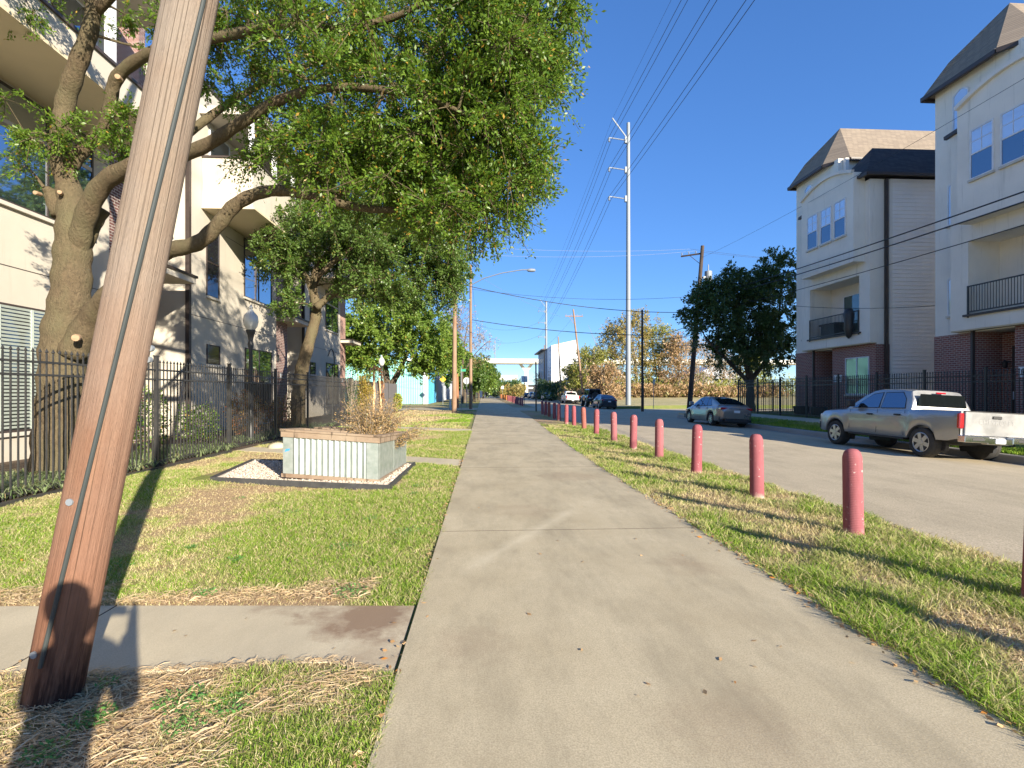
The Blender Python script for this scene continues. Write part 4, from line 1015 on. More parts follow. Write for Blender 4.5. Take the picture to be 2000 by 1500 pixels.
# antenna mast far away
mb = MB(); mb.tube([(7, 320, 0), (7, 320, 34)], .25, 6); o = mb.build('antenna_mast', STEEL, org=(7, 320, 0)); tag(o, 'thin antenna mast far behind the highway', 'mast')
# ------------------------------------------------------------------ trees
LEAF1 = mat_leaf('live oak leaf', (.055, .13, .014), (.18, .28, .035), (.42, .26, .05), .42, .4, .4)
LEAF2 = mat_leaf('oak leaf', (.065, .125, .022), (.13, .21, .045), (.22, .22, .05), .3, .4, .5)
LEAF3 = mat_leaf('bright oak leaf', (.13, .22, .03), (.22, .32, .06), (.32, .26, .05), .35, .4, .5)
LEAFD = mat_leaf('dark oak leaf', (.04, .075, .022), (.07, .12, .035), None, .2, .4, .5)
LEAFA = mat_leaf('autumn leaf', (.30, .25, .06), (.42, .32, .12), (.46, .22, .06), .35)
LEAFY = mat_leaf('yellow green leaf', (.22, .25, .05), (.34, .33, .08), (.44, .30, .08), .35)
LEAFT = mat_leaf('tan dead leaf', (.44, .30, .16), (.36, .22, .12), (.26, .26, .08), .25)
BARK = mat_bark('oak bark', (.22, .165, .10), (.085, .065, .042), (.16, .14, .08))
BARKD = mat_bark('dark bark', (.13, .10, .075), (.08, .06, .045), (.15, .13, .10))
BARKT = mat_bark('grey twig bark', (.36, .30, .24), (.25, .20, .16), (.32, .28, .22))
CUT = M('cut wood', (.42, .29, .18), .9, col2=(.30, .19, .11), vs=14)

def leaf_cloud(name, C, D, L, Wr, mat, parent, rg):
    n = len(C); nr = rg.normal(0, 1, (n, 3)); nr[:, 2] += .7
    s = np.cross(D, nr); s /= np.linalg.norm(s, axis=1)[:, None] + 1e-9
    up = np.cross(s, D); w = (L * Wr)[:, None]; d = D * L[:, None]
    V = np.stack([C, C + d * .5 + s * w + up * w * .25, C + d, C + d * .5 - s * w + up * w * .25], 1).reshape(-1, 3)
    F = np.arange(n * 4).reshape(n, 4)
    return fast_mesh(name, V, F, mat, parent)
def tree(name, label, cat, base, limbs, blobs, n_clump, per, L, mat, bark, seed, spread=.55, twigs=8, group=None, tr=.035, droop=.25, shell=.42, twig_mesh=True, Wr=.22, sides=9, rs=1.0):
    """limbs: lists of (x,y,z,r); blobs: (x,y,z,rx,ry,rz,weight) volumes the crown fills"""
    rg = np.random.default_rng(seed); t = thing(name, base, label, cat, group)
    mb = MB(); nodes = []
    for li, l in enumerate(limbs):
        S = spline([(p[0], p[1], p[2], p[3] * rs) for p in l], 6)
        mb.tube([tuple(p[:3]) for p in S], [max(.008, p[3] * (1 + .06 * math.sin(i * 1.7 + li))) for i, p in enumerate(S)], 16 if l[0][3] > .2 else sides)
        for p in S: nodes.append((p[0], p[1], p[2], p[3], li))
    tk = mb.build('trunk', bark, t, smooth=True, sharp=180)
    NP = np.array([n_[:3] for n_ in nodes]); NR = np.array([n_[3] for n_ in nodes]); ok = NR < .19
    if ok.sum() < 4: ok = NR < 9
    NP, NR = NP[ok], NR[ok]
    w = np.array([b[6] for b in blobs], float); w /= w.sum(); cl = []
    for _ in range(n_clump):
        b = blobs[rg.choice(len(blobs), p=w)]; v = rg.normal(0, 1, 3); v /= np.linalg.norm(v); r = rg.uniform(0, 1) ** shell
        cl.append((b[0] + v[0] * r * b[3], b[1] + v[1] * r * b[4], b[2] + v[2] * r * b[5]))
    cl = np.array(cl)
    dd = np.array([np.min(np.linalg.norm(NP - c, axis=1)) for c in cl]); cl = cl[np.argsort(dd)]
    br = MB(); C, D, LL = [], [], []; twm = MB()
    for c in cl:
        dist = np.linalg.norm(NP - c, axis=1) + np.maximum(0, NP[:, 2] - c[2]) * .6; i = int(np.argmin(dist)); a = NP[i]; r0 = min(NR[i] * .75, tr); ln = np.linalg.norm(c - a)
        if ln > .15:
            k = max(2, int(ln / .45)); m = (a + c) / 2 + np.array([0, 0, .12 * ln]) + rg.normal(0, .07 * ln, 3)
            pts = [(1 - q) ** 2 * a + 2 * q * (1 - q) * m + q * q * c + (rg.normal(0, .02 * ln, 3) if 0 < q < 1 else 0) for q in np.linspace(0, 1, k + 1)]
            rr = [r0 + (max(.007, r0 * .35) - r0) * q for q in np.linspace(0, 1, k + 1)]
            br.tube([tuple(p) for p in pts], rr, 5, cap=False)
            NP = np.vstack([NP, np.array(pts[1:])]); NR = np.concatenate([NR, rr[1:]]); out = (c - a) / ln
        else: out = np.array([0, 0, 1.0])
        sp = spread * rg.uniform(.6, 1.35)
        for _ in range(twigs):
            v = rg.normal(0, 1, 3) + out * .9; v[2] -= droop * 1.2; v /= np.linalg.norm(v); ln2 = sp * rg.uniform(.6, 1.3); m = max(3, int(per / twigs * rg.uniform(.5, 1.5)))
            q = rg.uniform(.12, 1, m) ** .8; P = c + v * (q * ln2)[:, None] + np.array([0, 0, -1]) * (droop * q * q * ln2)[:, None] + rg.normal(0, .045 * sp / .55, (m, 3))
            d = v + rg.normal(0, .65, (m, 3)); d /= np.linalg.norm(d, axis=1)[:, None]
            C.append(P); D.append(d)
            if twig_mesh:
                twm.tube([tuple(c), tuple(c + v * ln2 * .55 - np.array([0, 0, droop * .3 * ln2])), tuple(c + v * ln2 - np.array([0, 0, droop * ln2]))], [.007, .005, .003], 3, cap=False)
    b_ = br.build('branches', bark, t, smooth=True, sharp=180)
    if twig_mesh:
        o = twm.build('twigs', bark, b_, recalc=False)
    C = np.concatenate(C); D = np.concatenate(D)
    leaf_cloud('crown', C, D, L * rg.uniform(.7, 1.25, len(C)), Wr, mat, t, rg)
    return t, tk
def pz(px, py, y, r):
    v = aty(px, py, y); return (v.x, v.y, v.z, r)
# the big live oak behind the fence, limbs laid out at their real depth
Y0 = 9.9
limbs = [
    [pz(112, 935, Y0, .60), pz(116, 830, Y0, .52), pz(122, 740, Y0, .50), pz(126, 660, Y0, .49), pz(138, 580, Y0, .43), pz(142, 500, Y0, .40), pz(145, 430, Y0, .37), pz(135, 370, Y0, .27), pz(118, 300, Y0, .24), pz(122, 250, Y0, .22), pz(128, 200, Y0, .21), pz(150, 130, Y0 - .2, .20), pz(178, 50, Y0 - .4, .17), pz(192, -60, Y0 - .6, .15), pz(230, -260, Y0 - .8, .10), pz(260, -420, Y0 - 1, .05)],
    [pz(140, 690, Y0 - .1, .34), pz(175, 625, Y0 - .2, .27), pz(215, 575, Y0 - .5, .23), pz(270, 520, Y0 - .8, .20), pz(330, 490, Y0 - 1.0, .18), pz(385, 475, Y0 - 1.2, .165), pz(425, 440, Y0 - 1.3, .155), pz(460, 400, Y0 - 1.4, .145), pz(510, 376, Y0 - 1.5, .13), pz(565, 374, Y0 - 1.6, .115), pz(640, 392, Y0 - 1.7, .095), pz(720, 408, Y0 - 1.8, .08), pz(800, 412, Y0 - 1.9, .06), pz(880, 430, Y0 - 2, .03)],
    [pz(150, 500, Y0, .25), pz(165, 430, Y0 - .2, .235), pz(200, 360, Y0 - .5, .21), pz(260, 325, Y0 - .8, .19), pz(330, 310, Y0 - 1.1, .17), pz(400, 285, Y0 - 1.4, .14), pz(470, 240, Y0 - 1.7, .12), pz(560, 190, Y0 - 2, .10), pz(680, 170, Y0 - 2.4, .08), pz(820, 190, Y0 - 2.8, .06), pz(930, 230, Y0 - 3, .03)],
    [pz(120, 420, Y0 + .1, .22), pz(100, 380, Y0 + .1, .17), pz(86, 366, Y0, .06)],
    [pz(148, 560, Y0, .18), pz(160, 500, Y0 + .1, .17), pz(185, 440, Y0 + .1, .15), pz(205, 410, Y0 + .1, .13)],
    [pz(130, 330, Y0, .20), pz(165, 290, Y0, .16), pz(205, 250, Y0 - .2, .15), pz(215, 205, Y0 - .4, .145), pz(230, 150, Y0 - .6, .14), pz(285, 108, Y0 - .9, .13), pz(360, 85, Y0 - 1.2, .12), pz(450, 68, Y0 - 1.5, .11), pz(540, 48, Y0 - 1.8, .10), pz(680, 55, Y0 - 2.2, .09), pz(800, 20, Y0 - 2.6, .06), pz(900, -60, Y0 - 3, .03)],
    [pz(300, 310, Y0 - 1, .11), pz(380, 250, Y0 - 1, .10), pz(450, 200, Y0 - .8, .08), pz(560, 140, Y0 - .6, .06), pz(700, 100, Y0 - .4, .04)],
    [pz(178, 30, Y0 - .4, .12), pz(300, -80, Y0 - 1, .10), pz(480, -180, Y0 - 1.4, .08), pz(680, -220, Y0 - 1.8, .06)],
    [pz(640, 392, Y0 - 1.7, .07), pz(760, 330, Y0 - 1.2, .05), pz(900, 300, Y0 - .6, .03)],
    [pz(192, -60, Y0 - .6, .12), pz(60, -250, Y0 + .3, .09), pz(-100, -400, Y0 + 1, .05)],
]
def blob(px, py, y, rx, ry, rz, w): v = aty(px, py, y); return (v.x, v.y, v.z, rx, ry, rz, w)
blobs = [blob(640, 60, 8.3, 2.0, 2.0, 1.7, 1.3), blob(820, 130, 7.8, 1.9, 1.9, 1.8, 1.7), blob(960, 190, 7.6, 1.05, 1.6, 1.7, 1.25), blob(860, 310, 8.0, 1.15, 1.4, .95, 1.3), blob(700, 300, 8.3, 1.3, 1.6, .85, .9),
         blob(540, 260, 9.2, .9, 1.3, .7, .35), blob(960, 30, 7.6, 1.2, 1.7, 1.4, 1.1), blob(1000, -150, 7.8, 1.3, 1.8, 1.6, .9), blob(700, -180, 8.6, 2.6, 2.2, 1.9, 1.6), blob(420, -60, 9.4, 2.0, 1.8, 1.6, .55), blob(1010, 300, 7.8, .5, 1.0, .9, .3),
         blob(470, 100, 9.3, 1.1, 1.3, .8, .4), blob(800, 410, 7.7, 1.3, 1.1, .35, .22), blob(930, 395, 7.6, .8, .9, .45, .28), blob(20, -60, 10.2, 1.4, 1.5, .9, .40), blob(250, 270, 9.4, .5, .6, .6, .13), blob(330, 40, 9.8, .9, 1.0, .9, .22), blob(60, 260, 9.6, 1.0, .7, .6, .11), blob(1040, 300, 7.2, .4, .6, .5, .08), blob(1080, 60, 7.2, .5, .8, .9, .28)]
bt_, tk_ = tree('live_oak', 'big spreading live oak with thick fawn trunk behind the iron fence at the left', 'tree', (gnd(112, 935).x, Y0, 0), limbs, blobs, 620, 440, .064, LEAF1, BARK, 11, spread=.46, twigs=11, droop=.3, shell=.5, tr=.032, rs=.72)
for i, (px, py, y, r, ang) in enumerate(((147, 660, 9.35, .085, -10), (229, 149, 9.05, .06, -30), (116, 375, 9.55, .05, 10), (68, 376, 9.65, .05, -60), (215, 218, 9.3, .07, -70))):
    r *= .75; v = aty(px, py, y); mb = MB(); mb.lathe([(r * .95, .14), (r, .02), (r * .9, 0)], (0, 0, 0), 12, 'Y'); o = mb.build('cut_stub', CUT, None); o.parent = tk_
    o.location = v - ORG[bt_]; o.rotation_euler = (R(8), 0, R(25 + ang * .3))
# second oak further along the fence
def s4(p, y, r): return pz(p[0], p[1], y, r)
Y1 = 24.0
limbs = [[s4(p, Y1, r) for p, r in (((582, 850), .50), ((583, 770), .44), ((590, 720), .42), ((606, 660), .36), ((618, 610), .33), ((612, 560), .25), ((620, 520), .17), ((650, 480), .14), ((665, 430), .10), ((680, 380), .06))],
         [s4(p, Y1 - .5, r) for p, r in (((618, 600), .26), ((650, 575), .2), ((700, 555), .17), ((760, 540), .13), ((820, 520), .09), ((880, 500), .05))],
         [s4(p, Y1, r) for p, r in (((612, 580), .22), ((598, 540), .17), ((560, 500), .12), ((530, 470), .07))],
         [s4(p, Y1 - 1, r) for p, r in (((620, 540), .18), ((690, 480), .14), ((740, 460), .10), ((790, 450), .07))],
         [s4(p, Y1 + 1, r) for p, r in (((612, 560), .2), ((680, 430), .14), ((760, 350), .09), ((830, 330), .05))]]
blobs = [blob(600, 440, 24, 2.4, 3.0, 1.4, .75), blob(700, 440, 23, 2.6, 3.2, 2.0, 1.3), blob(790, 470, 23, 2.3, 3.0, 2.0, 1.4), blob(860, 470, 23, 1.3, 2.6, 2.0, .9), blob(560, 500, 23.5, 1.5, 2.0, 1.2, .5), blob(760, 560, 23, 2.3, 2.6, .8, .9), blob(880, 540, 23, .7, 1.6, 1.2, .35),
         blob(700, 330, 24.5, 3.6, 3.4, 2.2, 1.2), blob(570, 590, 23.2, .6, .9, .6, .12), blob(830, 370, 24, 2.0, 3, 1.8, .6), blob(680, 520, 25, 2.0, 2.0, 1.2, .5)]
bt2, tk2 = tree('live_oak', 'second live oak with leaning dark trunk behind the middle of the iron fence', 'tree', (gnd(582, 850).x, Y1, 0), limbs, blobs, 660, 220, .12, LEAF2, BARK, 12, spread=.62, twigs=8, shell=.5, tr=.05, Wr=.26, rs=.68)
# corner oak in front of the warehouse
Y2 = 46
limbs = [[s4(p, Y2, r) for p, r in (((757, 800), .34), ((758, 760), .3), ((754, 730), .27), ((748, 690), .2), ((740, 640), .12))],
         [s4(p, Y2, r) for p, r in (((762, 790), .3), ((766, 752), .28), ((778, 728), .24), ((795, 690), .16), ((810, 650), .1))]]
blobs = [blob(740, 640, 46, 4.0, 4.0, 2.6, 1.4), blob(820, 660, 45, 3.6, 4, 2.2, 1.4), blob(690, 660, 46, 2.2, 3.5, 2.3, .8), blob(860, 690, 45, 2.2, 3, 1.5, .6), blob(780, 590, 46, 3.5, 4, 2.2, 1.0), blob(720, 700, 45, 2.0, 2.5, .9, .35), blob(830, 712, 45, 1.8, 2.0, .5, .3)]
tree('live_oak', 'bright green oak with twin trunks at the warehouse corner', 'tree', (gnd(757, 800).x, Y2, 0), limbs, blobs, 460, 120, .24, LEAF3, BARKD, 13, spread=.9, twigs=6, shell=.55, tr=.07, twig_mesh=False, Wr=.3)
# row beyond the side street, left of the path
for i, (px, y, r, sx, hh, lab, mt) in enumerate(((908, 76, .24, 3.6, 8.0, 'young oak left of the path behind the round sign back', LEAF2), (926, 80, .22, 3.6, 7.6, 'young oak nearest the path beyond the side street', LEAF3), (935, 96, .22, 4.0, 8.4, 'third oak in the row beyond the side street', LEAF2), (944, 118, .22, 4.6, 9.0, 'fourth oak in the row beyond the side street', LEAF2), (950, 150, .25, 5, 9.0, 'farthest oak of the row left of the path', LEAF2))):
    g = gnd(px, 765 + 1600 / y); x, yb = g.x, g.y
    limbs = [[(x, yb, -.1, r), (x, yb, 1.5, r * .9), (x + .1, yb, 3, r * .7), (x + .2, yb, 5, r * .4), (x, yb, 6.4, r * .2)], [(x, yb, 1.8, r * .6), (x - 1, yb, 3.5, r * .4), (x - 2, yb, 4.8, r * .2)]]
    blobs = [(x - .3, yb, hh * .58, sx, sx, hh * .26, 1), (x + .6, yb - .5, hh * .45, sx * .8, sx, hh * .2, .7), (x - .6, yb, hh * .8, sx * .7, sx * .7, hh * .2, .5)]
    tree('young_oak', lab, 'tree', (x, yb, 0), limbs, blobs, 170, 80, .30, mt, BARKD, 20 + i, spread=.9, twigs=5, group='oaks in a row beyond the side street', shell=.5, twig_mesh=False, Wr=.32)
# wispy bare tree above them
x, yb = 3.7 - .095 * 70, 70
limbs = [[(x, yb, 0, .2), (x, yb, 4, .16), (x + .3, yb, 8, .1), (x + .8, yb, 11, .05)], [(x, yb, 4, .1), (x + 2, yb, 7, .06), (x + 4, yb, 8.8, .03)], [(x, yb, 5, .1), (x - 1, yb, 8, .06), (x - 2, yb, 11, .03)]]
tree('willow', 'thin wispy half bare tree rising above the row of young oaks', 'tree', (x, yb, 0), limbs, [(x + 1, yb, 8.3, 3.8, 3, 2.8, 1), (x - .5, yb, 11, 2.5, 2.5, 3, .7)], 120, 26, .22, LEAFT, BARKD, 31, spread=1.1, twigs=6, droop=.6, shell=.5)
# dark oak beside the town houses
v = atx(1498, 805, 20.5)
bx, by = 20.3, 38.0
limbs = [[(bx, by, .1, .36), (bx, by, 1.6, .30), (bx - .1, by, 3, .26), (bx - .4, by, 5, .2), (bx - .8, by, 7.5, .13), (bx - 1, by, 9.5, .06)], [(bx, by, 2.4, .2), (bx + 1.6, by, 4.6, .15), (bx + 2.2, by, 7, .1), (bx + 2.4, by, 9.5, .05)], [(bx, by, 2.2, .18), (bx - 2, by, 4.2, .14), (bx - 3.6, by - .3, 5.6, .08)]]
blobs = [blob(1400, 620, 38, 2.6, 3.0, 2.5, 1.2), blob(1480, 600, 38, 2.4, 3.0, 3.2, 1.5), blob(1450, 680, 38, 3.0, 3, 1.9, 1.3), blob(1375, 590, 37, 1.7, 2, 1.5, .5), blob(1515, 545, 38, 1.3, 2.4, 2.1, .7), blob(1420, 560, 38, 2.2, 2.5, 1.6, .8), blob(1520, 660, 37.5, 1.3, 2.4, 2.4, .8)]
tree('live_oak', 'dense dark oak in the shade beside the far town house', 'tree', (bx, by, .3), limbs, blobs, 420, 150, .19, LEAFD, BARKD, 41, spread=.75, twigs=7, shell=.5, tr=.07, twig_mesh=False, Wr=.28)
# autumn thicket beyond the field: trees one can tell apart
th = [(1128, 84, 6.0, 2.6, LEAFY, .5, 'olive bushy tree just right of the tall white house'), (1158, 82, 9.0, 3.6, LEAFY, .8, 'rounded yellow green tree behind the reddish pole'), (1200, 84, 13.0, 4.0, LEAFA, .5, 'tall thin tan tree left of the steel pole'), (1248, 82, 14.5, 4.6, LEAFA, .75, 'tallest yellowing tree behind the thin dark pole'), (1288, 84, 12.5, 3.8, LEAFY, .5, 'yellow tree right of the thin dark pole'),
      (1320, 80, 10.0, 2.6, LEAFT, .5, 'rust leaved slim tree left of the dark oak'), (1360, 82, 10.0, 3.6, LEAFT, .35, 'bare twiggy tree behind the leaning crossarm pole'), (1410, 86, 9.6, 3.8, LEAFT, .4, 'pale bare tree behind the lower crown of the dark oak'), (1470, 88, 9.0, 4.0, LEAFY, .5, 'low yellow green tree seen under the dark oak'), (1180, 72, 5.0, 2.8, LEAFT, .6, 'low orange brown shrub in front of the thicket'), (1090, 112, 7.0, 2.6, LEAFT, .25, 'bare grey tree in front of the tall white house'), (1066, 130, 6.5, 3.2, LEAFT, .3, 'reddish bare tree at the foot of the distant steel pole')]
for i, (px, y, hh, sx, mt, dens, lab) in enumerate(th):
    r = ray(px, 765); x = r.x / r.y * y; z0 = float(right_z(np.array([x]), np.array([y]))[0]); rg = np.random.default_rng(300 + i)
    limbs = []
    for k in range(5):
        dx, dy = rg.normal(0, .42, 2); a0 = .16 if k == 0 else .10
        limbs.append([(x + dx * .3, y, z0 - .1, a0), (x + dx * sx * .3, y + dy, z0 + hh * .3, a0 * .7), (x + dx * sx * .7, y + dy * 2, z0 + hh * .6, a0 * .45), (x + dx * sx * 1.1, y + dy * 2.5, z0 + hh * .9, a0 * .15)])
    blobs = [(x, y, z0 + hh * .55, sx, sx * .8, hh * .40, 1), (x + rg.normal(0, .8), y, z0 + hh * .8, sx * .6, sx * .6, hh * .2, .5), (x, y, z0 + hh * .25, sx, sx * .8, hh * .25, .4)]
    tree('scrub_tree', lab, 'tree', (x, y, z0), limbs, blobs, 150, 16 + int(50 * dens), .30 if dens > .45 else .2, mt, BARKT, 50 + i, spread=1.05, twigs=8, group='scrubby trees at the back of the dry field', shell=.6, droop=.1, tr=.05, Wr=.3)
# brush at the foot of the thicket: nobody could count it
rg = np.random.default_rng(5)
def brush(name, n, xr, y, sy, h, L, mat, label):
    x = rg.uniform(*xr, n); yy_ = y + rg.normal(0, sy, n); hh = h * (fbm(x, yy_, .25, 61) * 1.1) * rg.uniform(0, 1, n) ** .7
    z = right_z(x, yy_) + hh; d = rg.normal(0, .6, (n, 3)); d[:, 2] += .6; d /= np.linalg.norm(d, axis=1)[:, None]
    o = leaf_cloud(name, np.stack([x, yy_, z], 1), d, L * rg.uniform(.5, 1.5, n), .16, mat, None, rg); return tag(o, label, 'brush', kind='stuff')
brush('brush', 16000, (12, 46), 79, 2.0, 2.6, .5, LEAFT, 'tangle of dry tan brush along the back of the field')
brush('brush', 6000, (15, 60), 82, 3.0, 4.2, .5, LEAFY, 'yellow green undergrowth inside the thicket')
brush('brush', 9000, (11, 22), 103, 4.0, 4.5, .6, LEAFD, 'dark shrubs below the tall white house')
brush('brush', 5000, (2, 14), 200, 9.0, 7.0, 1.3, LEAFD, 'dark evergreen clump beneath the highway')
brush('brush', 3000, (5, 13), 165, 4.0, 5.0, .9, LEAFA, 'tawny shrubs in front of the highway columns')
# ------------------------------------------------------------------ planting behind the left fence
STRAP = mat_leaf('strap leaf', (.16, .26, .09), (.42, .46, .26), (.5, .4, .2), .3)
def straps(n, xr, yr, label, h=(.25, .5), mat=STRAP):
    k = n; cx, cy = rng.uniform(*xr, k), rng.uniform(*yr, k); V, F = [], []; b = 0
    for x, y in zip(cx, cy):
        for _ in range(13):
            a = rng.uniform(0, 6.28); l = rng.uniform(*h); w = rng.uniform(.008, .015); d = np.array([math.cos(a), math.sin(a)])
            pr_ = None
            for q in np.linspace(0, 1, 5):
                p = np.array([x + d[0] * l * q * .8, y + d[1] * l * q * .8, .01 + l * (1.5 * q - 1.25 * q * q)]); s = np.array([-d[1], d[0], 0]) * w * (1 - q * .8)
                V += [p - s, p + s]
                if pr_ is not None: F.append([pr_, pr_ + 1, b + 1, b])
                pr_ = b; b += 2
    return tag(fast_mesh('border_plants', np.array(V), np.array(F), mat), label, 'plants', kind='stuff')
straps(420, (-8.3, -6.85), (5.5, 14.5), 'striped strap leaved border plants at the foot of the iron fence')
straps(150, (-8.0, -6.85), (15.6, 24), 'strap leaved border plants along the farther iron fence')
BUSH = mat_leaf('bush leaf', (.10, .20, .03), (.2, .3, .06), (.45, .3, .05), .3); REDB = mat_leaf('nandina leaf', (.42, .12, .06), (.3, .22, .06), None, .3); YELL = mat_leaf('yellow hedge leaf', (.30, .34, .05), (.42, .43, .07), None, .3)
def bush(name, label, x, y, h, r, mat, n, L, z0=0, seed=1, stems=8, cat='shrub', ry=None):
    rg = np.random.default_rng(seed); t = thing(name, (x, y, z0), label, cat); ry = ry or r
    v = rg.normal(0, 1, (n, 3)); v /= np.linalg.norm(v, axis=1)[:, None]; q = rg.uniform(0, 1, n) ** .4
    C = np.array([x, y, z0 + h * .55]) + v * q[:, None] * np.array([r, ry, h * .45]) * (.75 + .5 * vnoise(v[:, 0] * 3 + 9, v[:, 2] * 3 + v[:, 1] * 2, 1, seed))[:, None]
    d = v + rg.normal(0, .6, (n, 3)); d /= np.linalg.norm(d, axis=1)[:, None]
    leaf_cloud('foliage', C, d, L * rg.uniform(.6, 1.3, n), .28, mat, t, rg)
    mb = MB()
    for k in range(stems):
        a = rg.uniform(0, 6.28); mb.tube([(x, y, z0), (x + math.cos(a) * r * .3, y + math.sin(a) * ry * .3, z0 + h * .5), (x + math.cos(a) * r * .7, y + math.sin(a) * ry * .7, z0 + h * .9)], [.012, .009, .004], 4)
    mb.build('stems', BARKT, t); return t
bush('shrub', 'green shrub between fence and the nearest loft window', -8.6, 7.7, 1.3, .45, BUSH, 1100, .08, seed=61)
bush('shrub', 'yellow green shrub behind the fence right of the leaning pole', -8.0, 12.6, 1.7, .5, BUSH, 1500, .07, seed=62)
bush('nandina', 'reddish nandina shrub behind the fence near the lamp post', -7.8, 17.3, 1.6, .6, REDB, 1500, .09, seed=63)
bush('nandina', 'second reddish shrub behind the fence under the second oak', -7.9, 20.2, 1.4, .6, REDB, 1200, .09, seed=64)
bush('shrub', 'leafy green shrub behind the fence by the tall mirrored window', -8.2, 15.2, 1.3, .6, BUSH, 1500, .08, seed=65)
bush('vine', 'golden brown climber heaped over the board fence', -6.85, 29.6, 2.5, .45, mat_leaf('climber leaf', (.26, .22, .04), (.42, .28, .07), (.18, .22, .05), .3), 3400, .10, seed=66, ry=1.1)
bush('vine', 'dark leafless climber tangled over the start of the board fence', -6.9, 27.0, 2.5, .3, LEAFD, 900, .09, seed=67, ry=1.4, stems=60)
bush('hedge_plant', 'bright yellow green leafy column at the end of the board fence', -6.75, 40.5, 1.45, .34, YELL, 2000, .11, seed=68)
# frost killed banana hanging over the board fence
BAN = M('dead banana leaf', (.78, .55, .32), .85, col2=(.62, .36, .20), vs=6, bst=.6, bs=25)
t = thing('banana_plant', (-6.8, 33, 0), 'withered tan banana plant drooping over the board fence', 'plant')
mb = MB()
rg = np.random.default_rng(9)
for (x, y, z, dx, dy, dz) in ((-6.9, 31.6, 2.9, .3, .6, -.5), (-6.9, 32.0, 3.05, .2, 1.0, -.4), (-6.9, 33, 2.95, .3, 1.2, -.7), (-6.9, 34, 2.6, .2, .8, -.9), (-6.85, 34.4, 2.2, .1, .3, -1.3), (-6.85, 34.8, 2.2, .15, .1, -1.5), (-6.85, 34.6, 1.3, .1, .2, -.9), (-6.9, 31, 2.8, .2, -.5, -.5)):
    for k in range(4):
        pr_ = None
        for q in np.linspace(0, 1, 7):
            p = np.array([x + dx * q, y + dy * q, z + .25 * math.sin(q * 3.1) + dz * q * q]) + rg.normal(0, .05, 3); w = .17 * math.sin(.3 + q * 2.6) * rg.uniform(.6, 1.2)
            a, b = p + np.array([.05, -w, w * .3]), p + np.array([.02, w, -w * .2])
            if pr_ is not None: mb.quad(pr_[0], pr_[1], b, a)
            pr_ = (a, b)
mb.build('leaves', BAN, t, recalc=False)
mb = MB(); mb.tube([(-6.98, 33, 0), (-6.95, 32.9, 1.5), (-6.9, 32.6, 2.9)], [.11, .09, .05], 8); mb.tube([(-6.9, 34.9, 0), (-6.88, 34.7, 1.4), (-6.9, 34.2, 2.5)], [.10, .08, .05], 8); mb.build('stalk', BAN, t)
# post top lamps and a plant hook
GLOBE = M('milk glass globe', (.66, .66, .62), .25, spec=.6)
for x, y, hh, lab in ((-7.35, 16.6, 4.3, 'black post lamp with milky globe in front of the tall mirrored window'), (-7.6, 38.6, 4.3, 'black post lamp with acorn globe beside the corner oak')):
    t = thing('post_lamp', (x, y, 0), lab, 'lamp post')
    mb = MB(); mb.lathe([(.16, 0), (.16, .12), (.10, .2), (.085, .8), (.10, .85), (.07, .95), (.055, 2.9), (.09, 3.1), (.06, 3.2), (.1, 3.4), (.14, 3.5), (.14, 3.55)], (x, y, 0), 14); mb.build('post', IRON, t, smooth=True)
    mb = MB(); mb.lathe([(.12, 3.55), (.19, 3.66), (.225, 3.82), (.2, 4.0), (.1, 4.12), (.05, 4.2), (.07, 4.25), (.0, 4.36)], (x, y, 0), 18); mb.build('globe', GLOBE, t, smooth=True)
mb = MB(); mb.tube([(-9.6, 33.5, 0), (-9.6, 33.5, 3.8), (-9.6, 33.3, 4.15), (-9.6, 32.9, 4.3), (-9.6, 32.5, 4.15), (-9.6, 32.3, 3.85), (-9.6, 32.15, 3.8)], .03, 6); o = mb.build('plant_hook', IRON, smooth=True, org=(-9.6, 33.5, 0)); tag(o, 'black shepherd hook standing before the farthest loft house', 'hook')
# ------------------------------------------------------------------ raised planter
GALV = M('corrugated galvanised', (.36, .41, .38), .42, .55, col2=(.50, .54, .51), vs=5, scale=(1, 1, .6), lo=.35, hi=.65)
GALVF = M('flat galvanised', (.27, .32, .28), .5, .5, col2=(.42, .45, .42), vs=9, lo=.3, hi=.7)
RIMW = mat_wood('rim wood', (.27, .195, .135), (.18, .12, .08), (.32, .25, .18), zs=6, xs=2.2, bst=.5, sc_=2.5)
t = thing('raised_planter', (-2.8, 10.5, 0), 'U shaped corrugated metal planter with weathered wooden rim standing on white gravel', 'planter')
O = Vector((-3.44, 9.0, 0)); ex = (Vector((-1.81, 8.91, 0)) - O); Wp = ex.length; ex.normalize(); ey = Vector((-ex.y, ex.x, 0)); Dp = 2.3
def q(a, b, z): p = O + ex * a + ey * b; return (p.x, p.y, .13 - .11 * a / Wp - .012 * b + z * (1 - .045 * b))   # it stands on sloping ground
HP = .79
